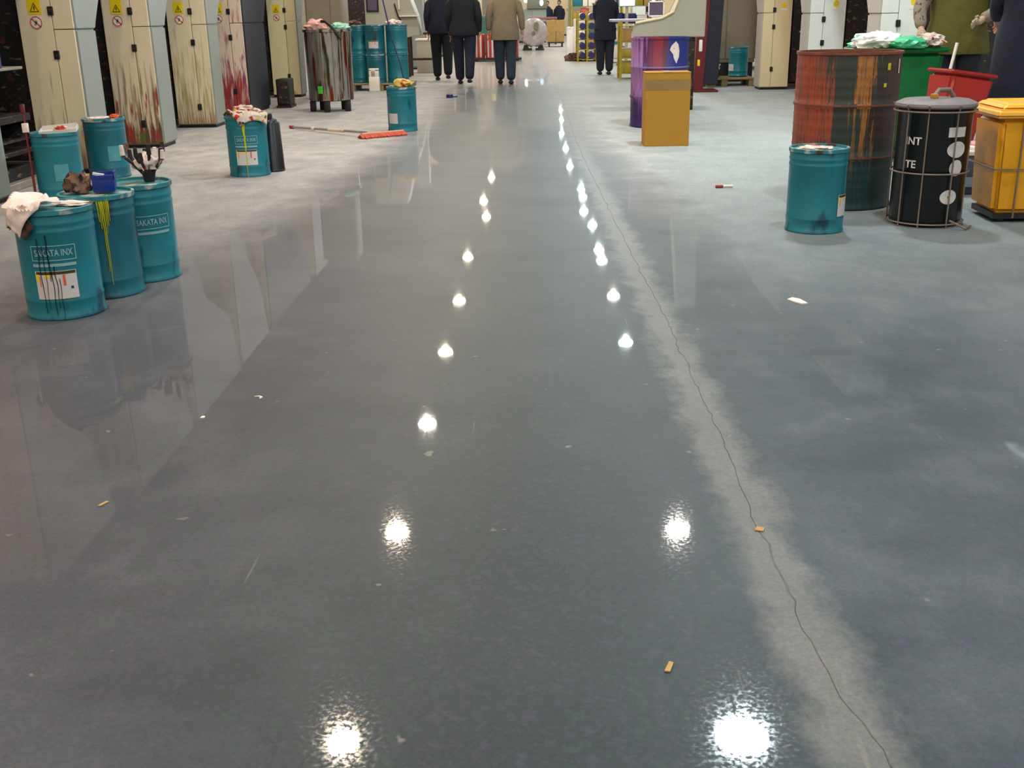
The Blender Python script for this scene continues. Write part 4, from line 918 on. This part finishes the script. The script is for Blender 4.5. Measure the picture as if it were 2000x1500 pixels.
w.build('wire_hoop', m_wire, t)
for a in (-150, -118, -75, -42, 20, 90, 150):
    a = math.radians(a); MB().tube([(Rw * math.cos(a), Rw * math.sin(a), 0.0), (Rw * math.cos(a), Rw * math.sin(a), 0.60), (Rw * 1.09 * math.cos(a), Rw * 1.09 * math.sin(a), 0.635)], 0.0042, 6).build('wire_upright', m_wire, t)
MB().tube([(0.05, -0.23, 0.05), (0.13, -0.25, 0.01), (0.19, -0.17, 0.01)], 0.006, 6).build('foot_wire', m_wire, t)
A0 = math.radians(-110)
q = MB(); patch(q, R * 1.012, math.radians(-72), 0.50, -0.045, 0.06, -0.026, 0.024, 6); q.build('white_panel', m_label, t, smooth=False)
def oval(R_, a, z, ru, rv, m, name):
    q = MB(); n = 24; c = q.bm.verts.new(wrap((0, 0), R_, a, z)); vv = [q.bm.verts.new(wrap((ru * math.cos(2 * PI * k / n), rv * math.sin(2 * PI * k / n)), R_, a, z)) for k in range(n)]
    for k in range(n): q.bm.faces.new((c, vv[k], vv[(k + 1) % n]))
    return q.build(name, m, t, smooth=False)
oval(R * 1.014, math.radians(-68), 0.41, 0.058, 0.042, m_label, 'white_oval')
oval(R * 1.014, math.radians(-66), 0.315, 0.042, 0.042, m_label, 'white_oval')
oval(R * 1.014, math.radians(-74), 0.165, 0.050, 0.038, m_label, 'white_oval')
oval(R * 1.02, math.radians(-74), 0.165, 0.007, 0.006, m_blackdrum, 'dark_dot')
text_on_cyl('INT', 0.055, R * 1.006, math.radians(-140), 0.45, m_label, t)
text_on_cyl('TE', 0.055, R * 1.006, math.radians(-141), 0.33, m_label, t)

# yellow bin
t = thing('yellow_bin', 'yellow plastic bin with a rounded lid at the right edge', 'bin', (2.80, 5.98, 0), -0.05)
b = MB(); taper(b, 0.62, 0.36, 0.045, 0.66, 0.40, 0.555, 0.03); b.build('bin_body', m_binyel, t)
b = MB(); taper(b, 0.72, 0.45, 0.555, 0.70, 0.43, 0.60, 0.015); taper(b, 0.68, 0.41, 0.598, 0.60, 0.34, 0.63, 0.014); b.build('lid', m_binlid, t)
for sx in (-0.21, 0.1, 0.29): MB().box(sx - 0.004, sx + 0.004, -0.212, -0.202, 0.03, 0.55, rot=None).build('wire_upright', m_wire, t)
MB().box(-0.335, 0.335, -0.210, -0.203, 0.285, 0.293).box(-0.337, -0.330, -0.2, 0.2, 0.285, 0.293).build('wire_band', m_wire, t)
MB().box(-0.30, 0.30, -0.17, 0.17, 0.02, 0.05).build('base_tray', m_black, t)
for sx in (-0.25, 0.25):
    for sy in (-0.14, 0.14): MB().lathe([(0.022, -0.012), (0.022, 0.012)], 14, M=Matrix.Translation((sx, sy, 0.022)) @ Matrix.Rotation(PI / 2, 4, 'Y')).build('caster', m_black, t)

# clutter between the black drum and the yellow bin
t = thing('paper_stack', 'white and pink paper bundle on the crates seen between black drum and yellow bin', 'paper', (2.84, 6.92, 0.268), rot=(0, 0, 0.3))
MB().box(-0.14, 0.12, -0.1, 0.1, 0.0, 0.02, 0.003, 1).build('paper_sheets', m_signwhite, t)
MB().box(-0.10, 0.10, -0.08, 0.1, 0.02, 0.032, 0.003, 1).build('pink_sheets', mat('pink_paper', S(215, 140, 150), 0.7), t)
t = thing('crate', 'dark grey crate behind the black drum, lowest in the clutter', 'crate', (2.80, 6.90, 0))
MB().box(-0.2, 0.2, -0.16, 0.16, 0, 0.24, 0.01).build('crate_body', mat('slate_crate', S(62, 70, 92), 0.6), t)
MB().box(-0.21, 0.21, -0.17, 0.17, 0.24, 0.268, 0.005, 1).build('crate_rim', m_label, t)
MB().box(-0.15, 0.15, -0.168, -0.158, 0.05, 0.11).build('crate_slot', mat('pale_blue_slot', S(120, 140, 160), 0.6), t)
rag('pinkish rag on the floor before the dark crate', (2.50, 6.55, 0.0), (0.09, 0.07, 0.07), 71, m_rag)

# ------------------------------------------------------------------ purple drum, carton, press arm
t = thing('steel_drum', 'purple, red and blue painted drum behind the cardboard box', 'drum', (1.29, 11.27, 0))
R = 0.285
prof = [(R, 0.0), (R * 1.02, 0.006), (R * 1.02, 0.018), (R, 0.026)]
for zz in (0.30, 0.585): prof += [(R, zz - 0.02), (R * 1.03, zz - 0.005), (R * 1.03, zz + 0.005), (R, zz + 0.02)]
prof += [(R, 0.845), (R * 1.025, 0.85), (R * 1.025, 0.868), (R * 0.975, 0.868), (R * 0.97, 0.845), (0.001, 0.843)]
MB().lathe(prof, 48).build('drum_shell', m_purple, t)
MB().lathe([(R * 1.029, 0.578), (R * 1.036, 0.585), (R * 1.029, 0.592)], 48, caps=False).build('hoop', mat('mauve_hoop', S(130, 110, 165), 0.5), t)
q = MB()
for (z, w) in ((0.83, 0.055), (0.79, 0.075), (0.75, 0.07), (0.71, 0.045), (0.67, 0.03), (0.63, 0.006)):
    pass
vsL = [q.bm.verts.new(wrap((u, v), R * 1.012, math.radians(-62), 0.72)) for u, v in ((-0.01, 0.11), (-0.06, 0.07), (-0.075, 0.03), (-0.04, -0.01), (-0.03, -0.05), (0.0, -0.10), (0.03, -0.04), (0.035, 0.02), (0.02, 0.08))]
q.bm.faces.new(vsL); q.build('torn_paper', m_rag, t, smooth=False)
t = thing('cardboard_box', 'plain upright brown cardboard box in front of the purple drum', 'box', (1.167, 9.5, 0))
MB().box(-0.192, 0.192, 0, 0.27, 0, 0.615, 0.004, 1).build('box_body', m_card, t)
MB().box(-0.194, 0.194, -0.0015, 0.0, 0.475, 0.56).build('grey_print_band', mat('grey_brown_band', S(140, 112, 62), 0.8), t)
MB().box(-0.194, -0.001, -0.002, 0.272, 0.615, 0.619).box(0.001, 0.194, -0.002, 0.272, 0.615, 0.619).build('top_flap', m_card, t)
MB().box(-0.03, 0.03, -0.003, 0.272, 0.619, 0.6205).build('tape', m_tape, t)

t = thing('press_console', 'curved light grey press console behind the purple drum', 'machine', (0, 13.0, 0))
MB().prism([(1.18, 0.83), (1.22, 0.98), (1.50, 1.03), (1.62, 1.08), (1.70, 1.25), (1.74, 1.7), (1.80, 2.4), (2.02, 2.4), (2.0, 0.82)], 1, 0, 0.35, 0.008).build('side_plate', m_console, t)
MB().box(0.93, 1.62, 0.02, 0.5, 1.0, 1.03, 0.006).build('work_surface', mat('lilac_grey_top', S(165, 155, 168), 0.4), t)
MB().box(1.22, 1.90, 0.05, 0.33, 0.0, 0.82, 0.01).build('pedestal', m_iron, t)
MB().tube([(1.69, -0.01, 1.25), (1.63, -0.012, 1.10), (1.50, -0.012, 1.035), (1.2, -0.012, 0.985)], 0.014, 8).build('edge_bead', m_beige, t)
MB().box(1.935, 1.975, -0.03, 0.0, 0.66, 0.79, 0.01).build('white_handle', m_signwhite, t)
MB().box(1.925, 1.955, -0.02, 0.0, 0.50, 0.57, 0.004).build('yellow_tab', m_yellow, t)
t = thing('monitor', 'flat monitor with a white frame standing on the grey press console', 'monitor', (1.44, 13.2, 1.03))
f_ = MB()
for a in ((-0.09, 0.09, 0.175, 0.19), (-0.09, 0.09, 0.02, 0.035), (-0.09, -0.078, 0.02, 0.19), (0.078, 0.09, 0.02, 0.19)): f_.box(a[0], a[1], -0.15, -0.12, a[2], a[3], 0.002, 1)
f_.build('frame', mat('white_monitor_frame', S(245, 240, 245), 0.4), t)
MB().box(-0.079, 0.079, -0.14, -0.122, 0.034, 0.176).build('screen', m_screen, t)
MB().box(-0.04, 0.04, -0.14, -0.05, 0.0, 0.022, 0.004, 1).build('stand', m_signwhite, t)
t = thing('machine_column', 'dark red and navy machine column right of the grey console', 'column', (0, 15.9, 0))
MB().prism([(2.31, 0.0), (2.40, 2.4), (2.56, 2.4), (2.45, 0.0)], 1, 0, 0.2, 0.006).build('red_face', m_darkred, t)
MB().prism([(2.455, 0.10), (2.565, 2.4), (2.74, 2.4), (2.66, 0.10)], 1, 0.02, 0.4, 0.006).build('navy_body', m_darkframe, t)
MB().box(2.32, 2.66, -0.04, 0.42, 0, 0.03, 0.004, 1).build('foot_plate', m_darkred, t)
t = thing('cabinet', 'wide brown grey cabinet left of the beige printing unit', 'cabinet', (3.1, 18.1, 0))
MB().box(-0.42, 0.5, 0, 0.6, 0.3, 2.4, 0.01).build('cabinet_body', m_brownp, t)
MB().box(-0.39, 0.02, -0.012, 0, 0.36, 2.35, 0.004, 1).build('door', m_brownp, t)
MB().box(0.04, 0.47, -0.012, 0, 0.36, 2.35, 0.004, 1).build('door', m_brownp, t)
MB().box(-0.40, 0.48, 0.04, 0.56, 0, 0.3).build('plinth', m_black, t)
MB().box(-0.425, -0.41, -0.02, 0.02, 0.6, 2.3).build('edge_strip', m_beige, t)

# ------------------------------------------------------------------ middle distance
# yellow rack with navy roll ends
t = thing('yellow_rack', 'yellow steel rack holding navy capped rolls beside the standing person', 'rack', (1.30, 26.5, 0))
for x in (-0.20, 0.02, 0.24, 0.42):
    for y in (0, 0.7): MB().box(x - 0.022, x + 0.022, y - 0.02, y + 0.02, 0, 1.12, 0.004, 1).build('post', m_rack, t)
for z in (0.06, 0.28, 0.50, 0.72, 0.94): MB().box(-0.22, 0.44, 0, 0.7, z - 0.02, z, 0.003, 1).build('shelf', m_rack, t)
rp = None
for z in (0.06, 0.28, 0.50, 0.72, 0.94):
    for k, x in enumerate((-0.09, 0.13)):
        if rp is None:
            rp = thing('film_roll', 'navy capped roll, left column, bottom level of the yellow rack', 'roll', (1.30 + x, 26.5, z + 0.075), group='navy capped rolls in the yellow rack')
            Mx = Matrix.Rotation(-PI / 2, 4, 'X')
            MB().lathe([(0.074, 0.01), (0.074, 0.66)], 20, M=Mx).build('roll_body', m_label, rp)
            MB().lathe([(0.07, -0.01), (0.073, 0.01)], 20, M=Mx).build('end_cap', m_bluecap, rp)
        else:
            c = copy_tree(rp); c.location = (1.30 + x, 26.5, z + 0.075); c['label'] = 'navy capped roll, %s column, %s level of the yellow rack' % (('left', 'right')[k], {0.06: 'bottom', 0.28: 'second', 0.50: 'middle', 0.72: 'fourth', 0.94: 'top'}[z])
# upright red rolls with pale bands
m_paleband = m_label
proto_r = None
for k, (x, y) in enumerate(((-1.27, 27.5), (-0.98, 27.4), (-0.74, 27.9), (-0.45, 27.6))):
    t = thing('red_roll', ['leftmost red upright roll with pale bands behind the walkers', 'second red upright roll from the left behind the walkers', 'third red upright roll from the left, partly behind the khaki jacket', 'rightmost red upright roll beside the khaki jacket'][k], 'roll', (x, y, 0.08), group='red upright rolls')
    MB().lathe([(0.13, 0), (0.135, 0.01), (0.135, 0.55), (0.12, 0.56), (0.04, 0.56)], 24).build('roll_body', m_redroll, t)
    for a in (-120, -75):
        q = MB(); patch(q, 0.138, math.radians(a), 0.28, -0.022, 0.022, -0.26, 0.26, 3); q.build('pale_band', m_label, t, smooth=False)
    MB().lathe([(0.045, 0.555), (0.045, 0.59)], 14).build('core', m_card, t)
t = thing('low_platform', 'low dark platform under the red upright rolls', 'platform', (-0.86, 27.6, 0))
MB().box(-0.65, 0.62, -0.3, 0.4, 0.03, 0.08, 0.005, 1).build('deck', m_black, t)
for x in (-0.5, 0, 0.5): MB().box(x - 0.04, x + 0.04, -0.28, 0.38, 0, 0.03).build('runner', m_brown, t)
# big wrapped film roll
t = thing('wrapped_roll', 'big film roll wrapped in wrinkled clear plastic resting on a low cradle', 'roll', (0.08, 35.0, 0.09))
b = MB(); Mx = Matrix.Translation((0, 0, 0.43)) @ Matrix.Rotation(-PI / 2, 4, 'X')
b.lathe([(0.05, -0.02), (0.09, 0.0), (0.25, -0.03), (0.39, 0.0), (0.43, 0.05), (0.435, 0.9), (0.3, 0.95)], 40, M=Mx)
for v in b.bm.verts: v.co += Vector((0, 0, 0)) + 0.013 * Vector((noise.noise(v.co * 6), noise.noise(v.co * 5 + Vector((3, 0, 0))), noise.noise(v.co * 7 + Vector((0, 5, 0)))))
b.build('wrapped_film', m_film, t)
MB().lathe([(0.06, -0.06), (0.06, 0.1)], 18, M=Mx).build('core', m_greylid, t)
q = MB(); q.quad([(0.02, -0.055, 0.55), (0.13, -0.055, 0.50), (0.17, -0.055, 0.68), (0.10, -0.055, 0.76), (0.0, -0.055, 0.72)]); solid(q.build('torn_patch', mat('olive_patch', S(120, 120, 90), 0.6), t, smooth=False))
t = thing('roll_cradle', 'low dark cradle under the wrapped film roll', 'cradle', (0.08, 35.0, 0))
for x in (-0.25, 0.22): MB().prism([(x - 0.10, 0), (x + 0.10, 0), (x + 0.06, 0.14), (x - 0.06, 0.14)], 1, 0.05, 0.85).build('block', m_iron, t)
MB().box(-0.35, 0.32, -0.05, 0.95, 0, 0.04).build('base', m_black, t)
MB().box(-0.06, 0.05, -0.08, 0.0, 0, 0.12, 0.01).build('wheel_block', m_label, t)
# carton cart
t = thing('carton_cart', 'low trolley stacked with tan cartons far down the aisle', 'cart', (0.83, 38.0, 0))
MB().box(-0.28, 0.28, 0, 0.8, 0.12, 0.16).build('deck', m_brown, t)
for x in (-0.22, 0.22):
    for y in (0.1, 0.7): MB().lathe([(0.06, -0.02), (0.06, 0.02)], 14, M=Matrix.Translation((x, y, 0.06)) @ Matrix.Rotation(PI / 2, 4, 'Y')).build('wheel', m_black, t)
for k, (x0, x1, z0, z1, lb) in enumerate(((-0.28, 0.0, 0.16, 0.48, 'lower left tan carton on the far trolley'), (0.01, 0.28, 0.16, 0.48, 'lower right tan carton on the far trolley'), (-0.30, 0.30, 0.481, 0.86, 'large tan carton on top of the far trolley load'))):
    c = thing('carton', lb, 'carton', (0.83 + (x0 + x1) / 2, 38.05, z0), group='tan cartons on the trolley'); w = (x1 - x0) / 2
    MB().box(-w, w, 0, 0.7, 0, z1 - z0, 0.004, 1).build('box_body', m_tan, c)
    MB().box(-0.02, 0.02, -0.003, 0.7, z1 - z0 - 0.1, z1 - z0 + 0.001).build('tape', m_tape, c)
# bright white film rolls in front of the yellow rack
rolls = [(1.20, 27.9, 0.28, 0.16, 'tall bright white film roll standing left of the yellow rack', 0.0, 0.95), (1.02, 28.6, 0.28, 0.13, 'shorter bright white film roll left of the tall one', 0.0, 0.75)]
for (x, y, _, r_, lb, z, h_) in rolls:
    t = thing('white_roll', lb, 'roll', (x, y, z), group='white film rolls')
    MB().lathe([(r_, 0), (r_ * 1.02, 0.01), (r_ * 1.02, h_ * 0.55), (r_ * 0.98, h_ * 0.56), (r_ * 0.98, h_), (r_ * 0.3, h_ + 0.01)], 26).build('roll_body', mat('bright_film', S(245, 240, 238), 0.2), t)
    MB().lathe([(r_ * 0.28, h_ - 0.01), (r_ * 0.28, h_ + 0.05)], 14).build('core', m_card, t)
t = tag(crumple(MB(), (0, 0, 0), 0.22, 0.2, 0.12, 80, 0.35).build('waste_heap', m_ragbrown), 'brownish heap of waste on the floor before the white rolls', 'waste'); t.location = (1.02, 26.9, 0)

# tables and machines along both sides further away
def cabinet(label, x, y, w, d, h, m, doors=2, handle=True, cat='cabinet', name='cabinet', trim=None):
    t = thing(name, label, cat, (x, y, 0))
    MB().box(-w / 2, w / 2, 0, d, 0.06, h, 0.012).build('cabinet_body', m, t)
    MB().box(-w / 2 + 0.02, w / 2 - 0.02, 0.02, d - 0.02, 0, 0.06).build('plinth', m_black, t)
    for k in range(doors):
        x0 = -w / 2 + 0.02 + k * (w - 0.04) / doors; x1 = x0 + (w - 0.04) / doors - 0.01
        dd = MB().box(x0, x1, -0.015, 0, 0.1, h - 0.06, 0.004, 1).build('door', trim or m, t)
        if handle: MB().box(x1 - 0.04, x1 - 0.02, -0.035, -0.014, h * 0.5, h * 0.5 + 0.12).build('handle', m_black, dd)
    return t
def shelf_rack(label, x, y, w, d, h, m, n, seed, cols):
    t = thing('shelf_rack', label, 'rack', (x, y, 0))
    for xx in (-w / 2, w / 2):
        for yy in (0, d): MB().box(xx - 0.02, xx + 0.02, yy - 0.02, yy + 0.02, 0, h, 0.003, 1).build('post', m, t)
    rr = random.Random(seed); zs = [0.1 + k * (h - 0.2) / n for k in range(n + 1)]
    for z in zs: MB().box(-w / 2, w / 2, 0, d, z - 0.015, z, 0.002, 1).build('shelf', m, t)
    names = ['bottom', 'second', 'third', 'fourth', 'fifth', 'sixth']
    for k, z in enumerate(zs[:-1]):
        xx = -w / 2 + 0.04; j = 0
        while xx < w / 2 - 0.16:
            bw = rr.uniform(0.14, 0.3); bw = min(bw, w / 2 - 0.03 - xx); bh = (h - 0.2) / n * rr.uniform(0.45, 0.85)
            c = rr.choice(cols); j += 1
            bx = thing('tub', '%s tub, %s from left, %s shelf of the %s' % (c[0], ['first', 'second', 'third', 'fourth', 'fifth', 'sixth', 'seventh', 'eighth'][min(j - 1, 7)], names[k], label.split(',')[0]), 'tub', (x + xx + bw / 2, y + 0.04, z), group='tubs on the ' + label.split(',')[0])
            MB().box(-bw / 2 + 0.005, bw / 2 - 0.005, 0, d * 0.8, 0, bh, 0.012).build('tub_body', c[1], bx)
            MB().box(-bw / 2 + 0.001, bw / 2 - 0.001, -0.004, d * 0.8 + 0.004, bh, bh + 0.015, 0.004, 1).build('lid', m_label if rr.random() < 0.4 else c[1], bx)
            xx += bw + 0.01
    return t
CS = [('white', m_signwhite), ('teal', m_teal), ('yellow', m_rack), ('tan', m_tan), ('red', m_redroll), ('navy', m_bluecap), ('grey', m_console), ('green', m_teal2)]
shelf_rack("low steel rack, right of the standing person in navy", 1.85, 19.3, 0.62, 0.5, 0.98, m_rack, 3, 11, [('tan', m_tan), ('dark', m_iron), ('red', m_darkred), ('yellow', m_rack), ('pale', m_label)])
cabinet('sea green machine box behind the two dark walkers', -1.0, 31.5, 0.9, 0.6, 1.05, m_teal2, 2, cat='machine', name='machine_box')
c = thing('yellow_case', 'small yellow case on the sea green machine box', 'case', (-1.05, 31.6, 1.05)); MB().box(-0.1, 0.1, 0, 0.2, 0, 0.2, 0.015).build('case_body', m_yellow, c); MB().tube([(-0.05, 0.1, 0.2), (-0.05, 0.1, 0.25), (0.05, 0.1, 0.25), (0.05, 0.1, 0.2)], 0.01, 6).build('handle', m_black, c)
cabinet('grey green cabinet right of the khaki jacket, beyond the wrapped roll', 0.05, 44, 1.1, 0.6, 1.25, m_greyframe, 2)
t = thing('screen_unit', 'olive control box with a small lit oval screen on the grey green cabinet', 'control box', (0.25, 43.9, 1.25))
MB().box(-0.4, 0.38, 0, 0.3, 0, 0.42, 0.01).build('housing', mat('olive_housing', S(110, 110, 90), 0.5), t)
q = MB(); n = 20; cc = q.bm.verts.new((0.16, -0.006, 0.22)); vv = [q.bm.verts.new((0.16 + 0.075 * math.cos(2 * PI * k / n), -0.006, 0.22 + 0.12 * math.sin(2 * PI * k / n))) for k in range(n)]
for k in range(n): q.bm.faces.new((cc, vv[k], vv[(k + 1) % n]))
solid(q.build('lit_screen', emit('blue_white_screen', (0.6, 0.8, 1, 1), 1.2), t, smooth=False))
t = thing('workbench', 'red brown workbench beyond the wrapped film roll', 'bench', (0.45, 41.2, 0))
MB().box(-0.5, 0.5, 0, 0.6, 0.86, 0.95, 0.006).build('bench_top', mat('red_brown_bench', S(140, 85, 75), 0.6), t)
for x in (-0.45, 0.45):
    for y in (0.05, 0.55): MB().box(x - 0.03, x + 0.03, y - 0.03, y + 0.03, 0, 0.86).build('leg', m_brown, t)
MB().box(-0.46, 0.46, 0.5, 0.53, 0.1, 0.8).build('back_panel', m_film, t)
t = thing('task_lamp', 'bright round lamp on a pole above the far workbench', 'lamp', (-0.15, 46, 0))
MB().tube([(0, 0, 0), (0, 0, 1.52)], 0.025, 8).build('pole', m_console, t)
MB().lathe([(0.09, 1.5), (0.13, 1.53), (0.13, 1.72), (0.08, 1.76)], 20).build('lamp_head', emit('warm_lamp_glass', (1, 0.93, 0.75, 1), 6), t)
MB().lathe([(0.14, 0), (0.14, 0.03)], 20).build('base', m_black, t)
cabinet('tall cream machine cabinet behind the distant pair', 1.1, 56, 1.5, 0.8, 2.3, m_beige, 3, cat='machine', name='machine_cabinet')
cabinet('cream machine cabinet left of the distant pair', -0.5, 62, 1.6, 0.8, 2.3, m_cream, 2, cat='machine', name='machine_cabinet')
shelf_rack('far coloured rack, beyond and right of the yellow rack', 1.95, 33.5, 1.5, 0.5, 1.75, m_rack, 4, 3, CS)
shelf_rack('pale rack, right of the standing navy person', 2.35, 25.5, 1.2, 0.5, 1.7, m_console, 4, 5, CS + [('bright', m_signwhite)] * 3)
t = thing('light_box', 'pale turquoise lit light box behind the standing person', 'light box', (2.05, 24.2, 0))
MB().box(-0.18, 0.18, 0, 0.12, 1.2, 1.42, 0.01).build('housing', m_console, t)
MB().box(-0.16, 0.16, -0.01, 0.0, 1.22, 1.40).build('lit_panel', emit('turquoise_light', (0.65, 1, 0.93, 1), 0.9), t)
MB().box(-0.03, 0.03, 0.03, 0.09, 0, 1.2).build('stand', m_console, t)
MB().box(-0.2, 0.2, -0.08, 0.2, 0, 0.03).build('base', m_black, t)
t = thing('fluorescent_tube', 'short lit upright tube lamp beside the white framed monitor', 'lamp', (2.05, 19.0, 0))
MB().box(-0.05, 0.05, 0, 0.1, 0, 1.14, 0.005).build('stand', mat('blue_stand', S(90, 95, 140), 0.5), t)
MB().tube([(0, 0.05, 1.14), (0, 0.05, 1.45)], 0.028, 10).build('lit_tube', emit('warm_tube', (1, 0.95, 0.75, 1), 1.3), t)
# long rows of further press units, seen between the people
def far_unit(label, x, y, side, m1, m2):
    t = thing('far_press_unit', label, 'machine', (x, y, 0), group='far press units')
    s = side
    MB().box(min(0, s * 0.45), max(0, s * 0.45), 0, 0.4, 0.03, 2.5, 0.015).build('side_frame', m2, t)
    MB().box(min(s * 0.02, s * 0.43), max(s * 0.02, s * 0.43), -0.015, 0, 0.06, 2.45, 0.004, 1).build('cover_leaf', m1, t)
    MB().box(min(0.02 * s, s * 0.43), max(0.02 * s, s * 0.43), 0.02, 0.38, 0, 0.03).build('plinth', m_black, t)
    MB().box(min(s * 0.1, s * 2.0), max(s * 0.1, s * 2.0), 0.4, 1.7, 0.2, 2.4, 0.01).build('machine_body', m_iron, t)
names_ = ['first', 'second', 'third', 'fourth', 'fifth', 'sixth', 'seventh', 'eighth']
for k, y in enumerate((24, 27.5, 31, 35, 39, 44, 50, 57)):
    far_unit('%s far press unit beyond the grey console on the left' % names_[k], -2.3 - 0.02 * k, y, -1, m_cream if k % 2 else m_greyframe, m_greyframe)
for k, y in enumerate((21.5, 29, 37, 42, 47, 53, 60, 68)):
    far_unit('%s far press unit beyond the brown grey cabinet on the right' % names_[k], 3.3, y, 1, m_beige if k % 2 else m_white, m_greywarm)

# ------------------------------------------------------------------ litter on the floor
def scrap(label, x, y, pts, m, name='paper_scrap', cat='paper', th=0.004, rz=0.0, lift=0.0):
    b = MB(); b.prism(pts, 2, 0.0005, th); o = b.build(name, m, smooth=False); o.location = (x, y, lift); o.rotation_euler = (0, 0, rz); return tag(o, label, cat)
scrap('crumpled white paper scrap on the floor left of the yellow bin', 1.058, 4.2, [(-0.03, 0.03), (-0.005, 0.055), (0.02, 0.03), (0.036, -0.035), (0.012, -0.045), (-0.012, -0.01)], m_signwhite, th=0.006)
t = thing('marker_pen', 'red and white marker pen on the floor right of the cardboard box', 'pen', (1.265, 7.15, 0.011), 0.12)
MB().tube([(-0.055, 0, 0), (-0.005, 0, 0)], 0.010, 8).build('pen_cap', m_redp, t)
MB().tube([(-0.005, 0, 0), (0.06, 0, 0)], 0.008, 8, 0.009).build('pen_body', m_signwhite, t)
scrap('small tan chip on the floor near the bottom, between the two big lamp reflections', 0.235, 1.66, [(-0.008, -0.014), (0.002, -0.016), (0.012, 0.012), (0.004, 0.016)], m_tan, 'chip', 'chip', 0.003)
scrap('small tan chip on the crack at the right', 0.508, 2.20, [(-0.012, -0.006), (0.006, -0.012), (0.012, 0.004), (-0.004, 0.012)], m_tan, 'chip', 'chip', 0.003)
scrap('tiny pale chip on the floor left of the lamp reflections', -0.985, 2.95, [(-0.006, -0.006), (0.006, -0.004), (0.004, 0.01), (-0.005, 0.008)], m_signwhite, 'chip', 'chip', 0.003)
scrap('thin curled white shaving on the floor left of the lamp reflections', -0.86, 3.12, [(-0.016, 0.01), (0.0, 0.014), (0.012, 0.004), (0.008, -0.01), (0.004, -0.008), (0.006, 0.003), (-0.002, 0.009)], m_signwhite, 'shaving', 'shaving', 0.003)
scrap('tan sliver on the floor below the left drums', -1.06, 2.36, [(-0.008, -0.012), (0.0, -0.012), (0.012, 0.012), (0.004, 0.014)], m_tan, 'sliver', 'chip', 0.003)
